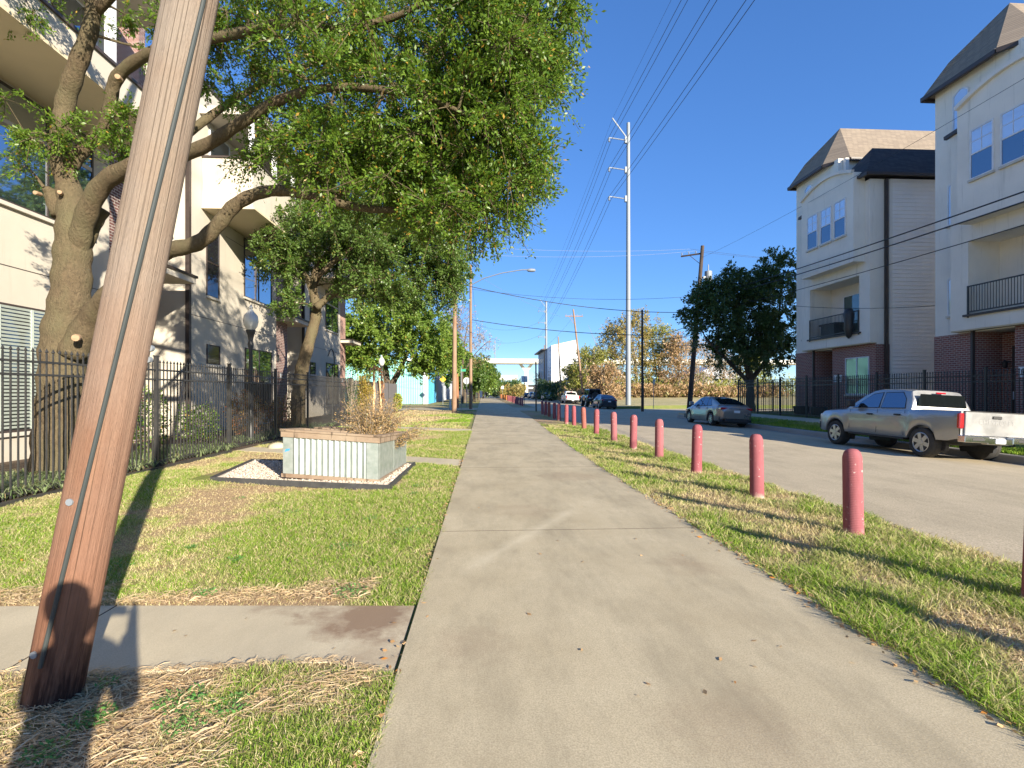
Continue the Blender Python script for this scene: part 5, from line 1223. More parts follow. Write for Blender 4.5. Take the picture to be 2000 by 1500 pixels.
# outline of the U: outer box with a notch cut in from the left end
arm, nd = .78, .95
outer = [(0, 0), (Wp, 0), (Wp, Dp), (0, Dp), (0, Dp - arm), (nd, Dp - arm), (nd, arm), (0, arm)]
def corr_wall(mb, a, b, z0, z1, flat0=.0, flat1=.0, amp=.017, pitch=.1, inward=1):
    a, b = Vector((*a, 0)), Vector((*b, 0)); L = (b - a).length; d = (b - a) / L; s = Vector((d.y, -d.x, 0)) * inward
    u = flat0; pts = [(0, 0), (flat0, 0)] if flat0 else [(0, 0)]
    while u < L - flat1:
        pts.append((u, amp * math.sin((u - flat0) / pitch * 2 * math.pi))); u += pitch / 10
    pts += [(L - flat1, 0), (L, 0)] if flat1 else [(L, 0)]
    for (u0, o0), (u1, o1) in zip(pts[:-1], pts[1:]):
        if u1 - u0 < 1e-6: continue
        p0, p1 = a + d * u0 + s * o0, a + d * u1 + s * o1
        mb.quad(q(p0.x, p0.y, z0), q(p1.x, p1.y, z0), q(p1.x, p1.y, z1), q(p0.x, p0.y, z1))
mb = MB()
for i in range(8):
    a, b = outer[i], outer[(i + 1) % 8]
    if i == 0: corr_wall(mb, a, b, .07, HP, .17, .20)
    elif i == 1: continue
    else: corr_wall(mb, a, b, .07, HP, .05, .05)
inn = [(.06, .06), (Wp - .06, .06), (Wp - .06, Dp - .06), (.06, Dp - .06), (.06, Dp - arm + .06), (nd + .06, Dp - arm + .06), (nd + .06, arm - .06), (.06, arm - .06)]
for i in range(8): corr_wall(mb, inn[i], inn[(i + 1) % 8], .4, HP - .01, .03, .03)
mb.build('corrugated_wall', GALV, t, smooth=True, sharp=60)
mb = MB(); mb.quad(q(Wp, 0, .07), q(Wp, Dp, .07), q(Wp, Dp, HP), q(Wp, 0, HP))
for b in (.02, 1.1, 2.26): mb.quad(q(Wp + .004, b, .07), q(Wp + .012, b + .012, .07), q(Wp + .012, b + .012, HP), q(Wp + .004, b, HP))
mb.build('flat_end_panel', GALVF, t)
for a0, a1 in ((.0, .17), (Wp - .20, Wp)): mb = MB(); mb.quad(q(a0, -.013, .07), q(a1, -.013, .07), q(a1, -.013, HP), q(a0, -.013, HP)); mb.build('corner_strip', GALVF, t)
def plank(mb, a, b, z0, z1, w, off): # board from a to b, w wide inwards, shifted out by off
    a, b = Vector((*a, 0)), Vector((*b, 0)); d = (b - a).normalized(); s = Vector((-d.y, d.x, 0))
    c = [a - d * off - s * off, b + d * off - s * off, b + d * off + s * (w - off), a - d * off + s * (w - off)]
    n = len(mb.v)
    for z in (z0, z1):
        for p in c: mb.v.append(q(p.x, p.y, z))
    mb.f += [tuple(n + i for i in k) for k in ((0, 3, 2, 1), (4, 5, 6, 7), (0, 1, 5, 4), (1, 2, 6, 5), (2, 3, 7, 6), (3, 0, 4, 7))]
for i in range(8):
    a, b = outer[i], outer[(i + 1) % 8]; dz = .0015 * (i % 2)
    if i in (4, 6): a2, b2 = a, (b[0] - .0, b[1])
    mb = MB(); plank(mb, a, b, HP + dz, HP + .04 + dz, .12, .045); mb.build('rim_board', RIMW, t, bevel=.004)
    mb = MB(); plank(mb, a, b, HP - .095, HP - .002 + dz, .035, .032 if i % 2 == 0 else .030); mb.build('fascia_board', RIMW, t, bevel=.003)
for i in (0, 1, 2, 3):
    mb = MB(); plank(mb, outer[i], outer[(i + 1) % 8] if i != 3 else (0, Dp - arm), .005, .072 + .001 * i, .04, .03 if i % 2 else .028); mb.build('base_board', RIMW, t, bevel=.003)
mb = MB(); mb.prism([q(a, b, 0)[:2] for a, b in inn], 'Z', .38, .42); mb.build('soil', SOIL, t)
mb = MB(); mb.poly([q(.03, -.0155, .44), q(.11, -.0155, .47), q(.12, -.0155, .50), q(.05, -.0155, .49)]); mb.build('paint_mark', M('blue paint', (.05, .30, .75), .5), t)
# dry plants in the planter
DRY = mat_leaf('dry rosemary', (.33, .21, .10), (.44, .30, .14), (.28, .27, .10), .2)
def dry_plant(name, label, a, b, n, r, h, lean=(0, 0), seed=1):
    rg = np.random.default_rng(seed); c = q(a, b, .42); t = thing(name, c, label, 'plant'); mb = MB(); C, D = [], []
    for k in range(n):
        ang = rg.uniform(0, 6.28); l = h * rg.uniform(.6, 1.15); o = np.array([math.cos(ang), math.sin(ang)]) * rg.uniform(0, r * .35); e = np.array([math.cos(ang), math.sin(ang)]) * rg.uniform(.15, 1) * r
        p = [np.array([c[0] + o[0], c[1] + o[1], c[2]])]; p.append(p[0] + np.array([e[0] * .35 + lean[0] * .3, e[1] * .35 + lean[1] * .3, l * .5])); p.append(p[0] + np.array([e[0] + lean[0], e[1] + lean[1], l * (1 - .35 * np.hypot(*e) / r)]))
        mb.tube([tuple(x) for x in p], [.007, .005, .003], 4, cap=False)
        m = 44; u = rg.uniform(.25, 1.02, m)[:, None]; P = p[0] * (1 - u) ** 2 + 2 * u * (1 - u) * p[1] + u * u * p[2] + rg.normal(0, .035, (m, 3)); d = rg.normal(0, 1, (m, 3)); d[:, 2] += .5; d /= np.linalg.norm(d, axis=1)[:, None]; C.append(P); D.append(d)
    mb.build('stems', BARKT, t, recalc=False); C = np.concatenate(C); leaf_cloud('leaves', C, np.concatenate(D), rg.uniform(.025, .06, len(C)), .17, DRY, t, rg)
dry_plant('dead_shrub', 'bushy brown dried shrub filling the right end of the metal planter', 1.22, 1.3, 170, .62, 1.15, seed=3)
dry_plant('dead_shrub', 'thin dried shrub at the front of the metal planter', 1.25, .5, 36, .3, .7, seed=4)
dry_plant('dead_shrub', 'small dried stem leaning out over the right rim of the planter', 1.5, 1.3, 20, .16, .62, (.62, -.05), seed=5)
# gravel bed with black edging
EDGE = M('black edging', (.035, .035, .037), .6, col2=(.06, .06, .058), vs=10)
bed = [(-4.56, 8.83), (-1.55, 8.48), (-1.49, 11.2), (-4.93, 11.2)]
bz = [.115, .012, .012, .11]
mb = MB()
for i in range(4):
    a, b = bed[i], bed[(i + 1) % 4]; mb.obox((a[0], a[1], bz[i] + .01), (b[0], b[1], bz[(i + 1) % 4] + .01), .025, .10)
o = mb.build('bed_edging', EDGE, org=(-3.3, 10, 0)); tag(o, 'black plastic edging framing the white gravel around the planter', 'edging')
mb = MB(); mb.quad(*[(x, y, z + .018) for (x, y), z in zip(bed, bz)]); struct(mb.build('gravel_base', M('gravel sand', (.62, .55, .46), .9, col2=(.40, .33, .26), vs=30, kind='World')))
rg = np.random.default_rng(15); n = 5200
uu, vv = rg.uniform(.02, .98, n), rg.uniform(.02, .98, n); Bd = np.array(bed)
XY = (Bd[0] * (1 - uu)[:, None] + Bd[1] * uu[:, None]) * (1 - vv)[:, None] + (Bd[3] * (1 - uu)[:, None] + Bd[2] * uu[:, None]) * vv[:, None]
rel = XY - np.array([O.x, O.y]); la, lb = rel @ np.array([ex.x, ex.y]), rel @ np.array([ey.x, ey.y])
XY = XY[~((la > -.03) & (la < Wp + .03) & (lb > -.03) & (lb < Dp + .03) & ~((la < nd) & (lb > arm) & (lb < Dp - arm)))]; n = len(XY)
oct_ = np.array([(1, 0, 0), (-1, 0, 0), (0, 1, 0), (0, -1, 0), (0, 0, 1), (0, 0, -1)], float)
ico = oct_[None] * rg.uniform(.014, .028, (n, 1, 1)) * rg.uniform(.7, 1.3, (n, 6, 1)); an = rg.uniform(0, 6.28, n); cs, sn = np.cos(an)[:, None], np.sin(an)[:, None]
ico = np.stack([ico[..., 0] * cs - ico[..., 1] * sn, ico[..., 0] * sn + ico[..., 1] * cs, ico[..., 2] * .75], -1)
gz = np.interp(XY[:, 0], [-4.75, -1.52], [.112, .012])
V = ico + np.stack([XY[:, 0], XY[:, 1], gz + rg.uniform(.024, .04, n)], 1)[:, None, :]
Ft = np.array([(0, 2, 4), (2, 1, 4), (1, 3, 4), (3, 0, 4), (2, 0, 5), (1, 2, 5), (3, 1, 5), (0, 3, 5)])
GRAV = mat_leaf('white pebble', (.58, .51, .43), (.44, .36, .29), (.70, .64, .57), .0, .8, .2)
tag(fast_mesh('gravel', V.reshape(-1, 3), (Ft[None] + np.arange(n)[:, None, None] * 6).reshape(-1, 3), GRAV), 'white and tan pebbles around the metal planter', 'gravel', kind='stuff')
# pale rock and buried utility box near the fence
mb = MB(); mb.lathe([(.0, -.05), (.26, 0), (.22, .09), (.1, .14), (0, .15)], (-5.9, 15.0, 0), 9); o = mb.build('rock', WALK, smooth=True, sharp=70, org=(-5.9, 15, 0)); tag(o, 'pale rounded rock beside the fence left of the planter', 'rock')

# ------------------------------------------------------------------ bollards
def mat_bollard(name, c, c2):
    m, nt, b = nodes_of(name); b.inputs['Roughness'].default_value = .85; b.inputs['Specular IOR Level'].default_value = .15
    v = coords(nt, 'Object', (5, 5, 1)); f = noise_fac(nt, v, 3, 6, .7, .3, .7)
    g = N(nt, 'ShaderNodeTexCoord'); sp = N(nt, 'ShaderNodeSeparateXYZ'); nt.links.new(g.outputs['Object'], sp.inputs[0])
    wv = N(nt, 'ShaderNodeMath', operation='SINE'); ml = N(nt, 'ShaderNodeMath', operation='MULTIPLY', inp={1: 330}); nt.links.new(sp.outputs[2], ml.inputs[0]); nt.links.new(ml.outputs[0], wv.inputs[0])
    col = mixc(nt, f, c, c2)
    oi = N(nt, 'ShaderNodeObjectInfo'); rm_ = N(nt, 'ShaderNodeMapRange', inp={'To Min': 0.0, 'To Max': .45}); nt.links.new(oi.outputs['Random'], rm_.inputs[0]); col = mixc(nt, rm_.outputs[0], col, (.36, .17, .17))
    ch = noise_fac(nt, coords(nt, 'Object'), 16, 5, .7, .64, .68); col = mixc(nt, ch, col, (.6, .5, .46))
    mr = N(nt, 'ShaderNodeMapRange', inp={'From Min': .10, 'From Max': .0}); nt.links.new(sp.outputs[2], mr.inputs[0])
    dn = noise_fac(nt, coords(nt, 'Object'), 12, 4, .6, .4, .6); mm = N(nt, 'ShaderNodeMath', operation='MULTIPLY'); nt.links.new(mr.outputs[0], mm.inputs[0]); nt.links.new(dn, mm.inputs[1])
    col = mixc(nt, mm.outputs[0], col, (.5, .42, .34)); nt.links.new(col, b.inputs['Base Color'])
    ad = N(nt, 'ShaderNodeMath', operation='ADD'); nt.links.new(wv.outputs[0], ad.inputs[0]); nt.links.new(f, ad.inputs[1]); bump(nt, b, ad.outputs[0], .25, .003)
    MATS[name] = m; return m
REDP = mat_bollard('dusty red paint', (.33, .098, .115), (.23, .055, .068)); RUST = mat_bollard('rusty red paint', (.40, .10, .05), (.20, .05, .03)); ORNG = mat_bollard('orange paint', (.70, .30, .07), (.55, .20, .05))
mb = MB(); hB = .97; mb.lathe([(.103, -.12), (.101, .2), (.099, .5), (.097, hB - .10), (.095, hB - .085), (.08, hB - .035), (.055, hB - .006), (.02, hB + .002), (0, hB + .003)], (0, 0, 0), 26)
bol = mb.build('bollard', REDP, smooth=True, sharp=50)
ord_ = ['nearest', 'second', 'third', 'fourth', 'fifth', 'sixth', 'seventh', 'eighth', 'ninth', 'tenth', 'eleventh', 'twelfth', 'thirteenth', 'fourteenth', 'fifteenth', 'sixteenth', 'seventeenth', 'last']
ysb = [1.62, 3.66, 5.55, 7.55, 9.83, 11.91, 14.1, 16.13, 18.81, 21.11, 23.42, 25.52, 28.08, 29.93, 32.28, 34.16, 36.15]
rr_ = random.Random(4)
for i, y in enumerate(ysb):
    o = bol if i == 0 else bol.copy()
    if i: sc.collection.objects.link(o)
    o.location = (4.15 + rr_.uniform(-.02, .02) + (.078 if i < 2 else 0), y, -.015); o.rotation_euler = (R(rr_.uniform(-1.8, 1.8)), R(rr_.uniform(-1.8, 1.8)), rr_.uniform(0, 6))
    if i == 9: o.rotation_euler = (R(1), R(-2.2), 0)
    if i in (9, 14):
        o.material_slots[0].link = 'OBJECT'; o.material_slots[0].material = RUST
    lab = ('red bollard beside the camera, out of view to the right' if i == 0 else 'red bollard cut off by the right frame edge' if i == 1 else
           f'{ord_[i - 2]} fully visible bollard in the near row, ' + ('rust streaked red and tilted' if i == 9 else 'dark rusty red' if i == 14 else 'dusty red, the largest in view' if i == 2 else 'dusty red, standing in the grass strip'))
    tag(o, lab, 'bollard', 'round topped bollards between path and road')
for k, y in enumerate(np.arange(56.5, 130, 2.1)):
    o = bol.copy(); sc.collection.objects.link(o); far = y > 92
    o.location = (4.25 + rr_.uniform(-.05, .05), float(y), -.02); o.rotation_euler = (R(rr_.uniform(-1.5, 1.5)), R(rr_.uniform(-2, 2)), rr_.uniform(0, 6))
    if far: o.material_slots[0].link = 'OBJECT'; o.material_slots[0].material = ORNG
    tag(o, 'small orange bollard in the far row beyond the red ones' if far else 'small red bollard in the far row beyond the side street', 'bollard', 'far orange bollards along the path' if far else 'far red bollards along the path')

# ------------------------------------------------------------------ signs
SIGNB = M('sign back aluminium', (.55, .57, .58), .45, .4); SIGNW = M('sign white', (.80, .81, .82), .5); SGREEN = M('sign green', (.03, .32, .20), .5); SYEL = M('sign yellow', (.80, .50, .03), .5); BLK = M('sign black', (.02, .02, .02), .6)
def octagon(r): return [(r * math.cos(R(22.5 + 45 * i)), r * math.sin(R(22.5 + 45 * i))) for i in range(8)]
def sign(name, label, x, y, z0, zc, build, post_r=.03, rot=0, post=STEEL, zt=None):
    t = thing(name, (x, y, z0), label, 'sign'); mb = MB(); mb.tube([(x, y, z0), (x, y, zt or zc + .2)], post_r, 6); mb.build('post', post, t); build(t, x, y, zc); return t
def b_oct(t, x, y, z): mb = MB(); mb.prism([(x + a, z + b) for a, b in octagon(.38)], 'Y', y + .04, y + .045); mb.build('plate', SIGNB, t)
sign('stop_sign', 'back of an octagonal sign on a thin post left of the path under the oaks', -1.8, 54, 0, 2.75, b_oct)
def b_edge(t, x, y, z): mb = MB(); mb.prism([(y + a, z + b) for a, b in octagon(.38)], 'X', x + .04, x + .045); o = mb.build('plate', SIGNB, t)
tS = sign('stop_sign', 'octagonal sign seen nearly edge on at the corner of the dry field', 17.0, 50.5, -.1, 2.6, b_edge)
def b_st(t, x, y, z):
    mb = MB(); mb.box(x - .05, x + .38, y - .01, y + .01, z - .10, z + .10); p = mb.build('blade', SGREEN, t); 
    mb = MB(); mb.box(x - .01, x + .01, y - .05, y + .8, z + .16, z + .36); mb.build('blade', SGREEN, t)
sign('street_name_sign', 'green street name sign above the path behind the tall brown pole', -1.85, 42.0, 0, 3.35, b_st)
def b_y(t, x, y, z): mb = MB(); mb.prism([(x, z - .4), (x + .4, z), (x, z + .4), (x - .4, z)], 'Y', y - .01, y); mb.build('plate', SYEL, t)
sign('warning_sign', 'yellow diamond warning sign half hidden by the oak leaves', -5.0, 63, 0, 3.1, b_y)
def b_nmv(t, x, y, z):
    mb = MB(); mb.box(x - .38, x + .38, y - .02, y, z - .38, z + .38); p = mb.build('plate', SIGNW, t)
    text_mesh('lettering', 'NO', .17, BLK, p, (x, y - .022, z + .23), (R(90), 0, 0), .001); text_mesh('lettering', 'MOTOR', .15, BLK, p, (x, y - .022, z), (R(90), 0, 0), .001); text_mesh('lettering', 'VEHICLES', .12, BLK, p, (x, y - .022, z - .22), (R(90), 0, 0), .001)
sign('traffic_sign', 'square white no motor vehicles sign on a dark post beside the far red bollards', 4.85, 61, 0, 3.1, b_nmv, post=IRON)
def b_red(t, x, y, z):
    mb = MB(); mb.box(x - .3, x + .3, y - .02, y, z - .35, z + .35); p = mb.build('plate', SIGNW, t); mb = MB()
    for k in range(24):
        a, b = 2 * math.pi * k / 24, 2 * math.pi * (k + 1) / 24; mb.quad((x + .17 * math.cos(a), y - .024, z + .17 * math.sin(a)), (x + .23 * math.cos(a), y - .024, z + .23 * math.sin(a)), (x + .23 * math.cos(b), y - .024, z + .23 * math.sin(b)), (x + .17 * math.cos(b), y - .024, z + .17 * math.sin(b)))
    mb.build('red_ring', M('sign red', (.65, .05, .06), .5), p)
sign('traffic_sign', 'small white sign with a red ring beside the orange bollards', 4.3, 118, 0, 2.6, b_red)
mb = MB(); mb.tube([(4.3, 42, -.1), (4.28, 42, 4.1)], .06, 8); o = mb.build('sign_post', IRON, org=(4.3, 42, 0)); tag(o, 'bare dark metal post at the gap in the bollard row', 'post')
mb = MB(); mb.tube([(15.9, 50.2, -.1), (15.9, 50.2, 3.0)], .03, 6); o = mb.build('sign_post', IRON, org=(15.9, 50.2, 0)); tag(o, 'thin bare post just left of the edge on octagonal sign', 'post')
mb = MB(); mb.tube([(-3.0, 46, 0), (-3.0, 46, .9)], .09, 8); o = mb.build('marker_post', M('pale blue post', (.45, .62, .72), .5), org=(-3.0, 46, 0)); tag(o, 'short pale blue marker post left of the tall brown pole', 'post')
t = thing('gas_meter', (2.3, 150, 0), 'cream hydrant like post at the far end of the path', 'post'); mb = MB(); mb.box(-1.3, -.5, 149.8, 150.3, 0, 2.4); mb.build('body', LW, t)

# ------------------------------------------------------------------ vehicles
TYRE = M('tyre rubber', (.028, .027, .026), .85, col2=(.05, .046, .04), vs=8); RIM = M('silver wheel', (.55, .56, .57), .3, .8); DARKP = M('black plastic', (.03, .03, .032), .55); CHROME = M('chrome', (.75, .76, .78), .12, 1.0)
CARG = mat_glass('car glass', (.015, .02, .025), .30, .02, (.55, .65, .8)); CARGD = mat_glass('rear cab glass', (.008, .01, .01), .07, .05, (.5, .6, .6)); TAIL = M('tail lamp red', (.50, .012, .02), .15, spec=.8, coat=.8); LAMPW = M('lamp white', (.75, .75, .75), .2); PLATE = M('licence plate', (.78, .80, .82), .4)
def paint(name, c, metal=.55, rough=.3, dust=.25):
    m, nt, b = nodes_of(name); v = coords(nt, 'Object'); b.inputs['Metallic'].default_value = metal; b.inputs['Coat Weight'].default_value = .8; b.inputs['Coat Roughness'].default_value = .04
    f = noise_fac(nt, v, 2.0, 5, .65, .35, .75); nt.links.new(mixc(nt, f, c, tuple(x * (1 - dust) + .12 * dust for x in c)), b.inputs['Base Color'])
    mr = N(nt, 'ShaderNodeMapRange', inp={'To Min': rough, 'To Max': rough + .15}); nt.links.new(f, mr.inputs[0]); nt.links.new(mr.outputs[0], b.inputs['Roughness']); MATS[name] = m; return m
P_SIL = paint('silver truck paint', (.36, .36, .36), .7, .3, .1); P_TAU = paint('taupe sedan paint', (.32, .285, .265), .75, .26, .1); P_NAVY = paint('dark navy paint', (.015, .022, .04), .4); P_WHT = paint('white paint', (.74, .73, .69), .0, .35); P_BLK = paint('black jeep paint', (.025, .025, .028), .2); P_TAN = paint('silver suv paint', (.55, .55, .56)); P_BLUE = paint('grey blue paint', (.22, .27, .32))

def vehicle(name, label, S, body_mat, group=None, cat='car'):
    """S holds tables along the length; y runs forward, wheels stand on z=0"""
    t = thing(name, (0, 0, 0), label, cat, group); I = lambda k, y: float(np.interp(y, [p[0] for p in S[k]], [p[1] for p in S[k]]))
    r0, r1, f1 = S['rear'], S['front'], S['axles']; wr = S['wr']; ra = wr + .07; wz = wr
    st = sorted(set([round(y, 3) for y in list(np.linspace(r0, r1, 34)) + [r0 + .02, r0 + .06, r0 + .12, r1 - .02, r1 - .06, r1 - .14] + [a + ra * math.cos(R(d)) for a in f1 for d in range(0, 181, 12)] + [p[0] for p in S['zs']] + [p[0] for p in S['zc']]]))
    def sec(y):
        W = I('W', y); zs = I('zs', y); zc = I('zc', y); zb = I('zb', y); fl = 0
        for a in f1:
            d = abs(y - a)
            if d < ra: zb = max(zb, wz + math.sqrt(max(0, ra * ra - d * d)) - .0)
            if d < ra + .12: fl = max(fl, S['flare'] * min(1, (ra + .12 - d) / .10))
        zb = min(zb, zs - .16); h = zs - zb; bed = S.get('bed') and S['bed'][0] <= y <= S['bed'][1]
        pts = [(W - .24, zb), (W - .03 + fl, zb), (W - .004 + fl, zb + min(.07, h * .2)), (W + fl * .7, zb + h * .42), (W, zb + h * .72), (W - .02, zs - .07), (W - .055, zs - .012), (W - .10, zs)]
        if bed: pts += [(W - .15, zs), (W - .17, zs - .02), (W - .18, .72), (0, .72)]
        else: pts += [(W * .72, zs + (zc - zs) * .55), (W * .5, zs + (zc - zs) * .8), (W * .25, zs + (zc - zs) * .95), (0, zc)]
        return pts
    mb = MB(); rings = [sec(y) for y in st]; k = len(rings[0]); n = len(st)
    for sgn in (-1, 1):
        base = len(mb.v)
        for y, rg_ in zip(st, rings): mb.v += [(sgn * x, y, z) for x, z in rg_]
        for i in range(n - 1):
            for j in range(k - 1): mb.f.append((base + i * k + j, base + i * k + j + 1, base + (i + 1) * k + j + 1, base + (i + 1) * k + j))
    for y, rg_, in ((st[0], rings[0]), (st[-1], rings[-1])):
        if S.get('bed') and y == st[0]: W = I('W', y); mb.poly([(-W + .03, y, rg_[0][1]), (W - .03, y, rg_[0][1]), (W - .03, y, I('zs', y)), (-W + .03, y, I('zs', y))]); continue
        mb.poly([(x, y, z) for x, z in rg_[1:]] + [(-x, y, z) for x, z in reversed(rg_[1:])])
    # cab loft
    gy = S['zr']; kk = S['tumble']; g0, g1 = gy[0][0], gy[-1][0]
    gs = sorted(set([round(y, 3) for y in list(np.linspace(g0, g1, 30))] + [p[0] for p in gy]))
    wb = lambda y: I('W', y) - .075; xs_ = lambda y, z: wb(y) - (z - I('zs', y)) * kk
    G = []
    for y in gs:
        zr = I('zr', y); zs = I('zs', y); zt = max(zr - .07, zs - .03); G.append([(wb(y), zs - .04), (xs_(y, (zs + zt) / 2), (zs + zt) / 2), (xs_(y, zt), zt), (xs_(y, zt) - .035, max(zr - .025, zt)), (xs_(y, zt) - .12, zr), (xs_(y, zt) * .5, zr + .012), (0, zr + .016)])
    k = len(G[0]); n = len(gs)
    for sgn in (-1, 1):
        base = len(mb.v)
        for y, g in zip(gs, G): mb.v += [(sgn * x, y, z) for x, z in g]
        for i in range(n - 1):
            for j in range(k - 1): mb.f.append((base + i * k + j, base + i * k + j + 1, base + (i + 1) * k + j + 1, base + (i + 1) * k + j))
    for y, g in ((gs[0], G[0]), (gs[-1], G[-1])): mb.poly([(x, y, z) for x, z in g] + [(-x, y, z) for x, z in reversed(g)])
    mb.build('body', body_mat, t, smooth=True, sharp=32)
    # dark underbody and wheel wells
    u = MB(); Wm = I('W', 0); zz = I('zb', 0) + .02; cuts = [r0 + .12] + sorted([a + s_ * (ra + .0) for a in f1 for s_ in (-1, 1)]) + [r1 - .15]
    u.box(-Wm + .26, Wm - .26, r0 + .12, r1 - .15, zz - .05, zz + .36)
    for a, b in ((cuts[0], cuts[1]), (cuts[2], cuts[3]), (cuts[4], cuts[5])):
        if b > a: u.box(-Wm + .08, Wm - .08, a, b, zz + .01, zz + .22)
    for a in f1:
        for sg in (-1, 1): u.prism([(a + (ra + .03) * math.cos(R(d)), wz + (ra + .03) * math.sin(R(d))) for d in range(-25, 206, 15)], 'X', sg * (Wm - .25), sg * (Wm - .34))
        u.tube([(-Wm + .15, a, wr), (Wm - .15, a, wr)], .05, 6)
    u.build('underbody', DARKP, t)
    # windows
    def sidewin(pts, part, mat=CARG, off=.006):
        for sg in (-1, 1):
            w = MB(); w.poly([(sg * (xs_(y, z) + off), y, z) for y, z in pts]); w.build(part, mat, t)
    for pts in S['win']:
        cy, cz = sum(p[0] for p in pts) / len(pts), sum(p[1] for p in pts) / len(pts)
        sidewin([(cy + (y - cy) * 1.05, cz + (z - cz) * 1.10) for y, z in pts], 'window_trim', DARKP, .003); sidewin(pts, 'side_window', CARG, .007)
    def endglass(y0, y1, part, inset=.10, z0o=0, z1o=0):
        w = MB(); m = 8; rows = []
        for y, zo in ((y0, z0o), (y1, z1o)):
            zr = I('zr', y) + zo; X = xs_(y, zr) - inset; rows.append([(X * (1 - 2 * i / m), y, zr + .012 + .02 * (1 - (1 - 2 * i / m) ** 2)) for i in range(m + 1)])
        d = .02 if y0 > y1 else -.02
        for i in range(m): w.quad((rows[0][i][0], rows[0][i][1] + d * .5, rows[0][i][2]), (rows[0][i + 1][0], rows[0][i + 1][1] + d * .5, rows[0][i + 1][2]), (rows[1][i + 1][0], rows[1][i + 1][1] + d * .5, rows[1][i + 1][2]), (rows[1][i][0], rows[1][i][1] + d * .5, rows[1][i][2]))
        w.build(part, CARG, t, smooth=True)
    if S.get('wind'): endglass(*S['wind'], 'windshield')
    if S.get('rearg'): endglass(*S['rearg'], 'rear_window')
    if S.get('rearflat'):
        y, za, zb_, xa, xb = S['rearflat']; w = MB(); w.quad((-xa, y, za), (xa, y, za), (xb, y + .01, zb_), (-xb, y + .01, zb_)); w.build('rear_window', CARGD, t)
    # seams, handles, mirrors
    sm = MB()
    for y, z0, z1 in S['seams']:
        for sg in (-1, 1):
            W = I('W', y); sm.quad((sg * (W + .004 + S['flare'] * 0), y - .008, z0), (sg * (W + .006), y + .008, z0), (sg * (W - .018), y + .008, z1), (sg * (W - .018), y - .008, z1))
    sm.build('door_seams', DARKP, t)
    for y, z in S['handles']:
        for sg in (-1, 1): h = MB(); W = I('W', y); h.box(min(sg * (W - .03), sg * (W + .035)), max(sg * (W - .03), sg * (W + .035)), y - .10, y + .10, z - .022, z + .022); h.build('door_handle', S.get('hmat', DARKP), t, bevel=.012)
    y, z = S['mirror']
    for sg in (-1, 1):
        h = MB(); W = I('W', y); h.box(min(sg * (W - .02), sg * (W + .20)), max(sg * (W - .02), sg * (W + .20)), y - .06, y + .08, z - .06, z + .15); h.build('mirror', S.get('mmat', DARKP), t, bevel=.03)
    # wheels
    for a in f1:
        for sg in (-1, 1):
            x1 = sg * (Wm + S['flare'] * .6 - .015); w_ = MB(); w_.lathe([(.0, 0), (wr * .64, 0), (wr * .64, -sg * .02)], (x1 - sg * .07, a, wr), 20, 'X'); wh_ = w_.build('wheel', DARKP, t)
            ty = MB(); tw = S['tw']; ty.lathe([(wr * .66, 0), (wr * .70, -.0 + sg * .006), (wr * .90, sg * .012), (wr * .975, -sg * .006), (wr, -sg * .03), (wr * 1.0, -sg * (tw * .33)), (wr * .985, -sg * (tw * .34)), (wr, -sg * (tw * .35)), (wr, -sg * (tw - .03)), (wr * .97, -sg * tw), (wr * .66, -sg * tw)], (x1 - sg * .02, a, wr), 32, 'X'); ty.build('tyre', TYRE, wh_, smooth=True, sharp=50)
            rm = MB(); rm.lathe([(wr * .67, 0), (wr * .64, sg * .006), (wr * .585, -sg * .012), (wr * .57, -sg * .05)], (x1 - sg * .012, a, wr), 28, 'X', cap=False); rm.lathe([(.0, sg * .02), (wr * .16, sg * .018), (wr * .20, -sg * .012), (wr * .2, -sg * .05)], (x1 - sg * .02, a, wr), 16, 'X')
            ns = S.get('spokes', 5)
            for i in range(ns):
                an = 2 * math.pi * (i + .25) / ns; c_, s_2 = math.cos(an), math.sin(an); xx = x1 - sg * .025
                rm.obox((xx, a + c_ * wr * .14, wr + s_2 * wr * .14), (xx - sg * .0, a + c_ * wr * .61, wr + s_2 * wr * .61), S.get('spw', .05), .03, (-s_2 * 0 + 1, 0, 0))
            rm.build('rim', RIM, wh_, smooth=True, sharp=35)
    for bx_ in S.get('tail', []):
        for sg in (-1, 1): h = MB(); x0, x1_, y0, y1, z0, z1 = bx_; h.box(min(sg * x0, sg * x1_), max(sg * x0, sg * x1_), y0, y1, z0, z1); h.build('tail_light', TAIL, t, bevel=.02)
    for nm, mt, boxes in S.get('extra', []):
        h = MB()
        for b in boxes: h.box(*b)
        h.build(nm, mt, t, bevel=.012)
    for sg in (-1, 1):
        h = MB(); W = I('W', r1 - .05); h.box(min(sg * (W - .25), sg * (W + .01)), max(sg * (W - .25), sg * (W + .01)), r1 - .22, r1 - .02, S['hl'] - .07, S['hl'] + .07); h.build('headlight', LAMPW, t, bevel=.03)
    return t
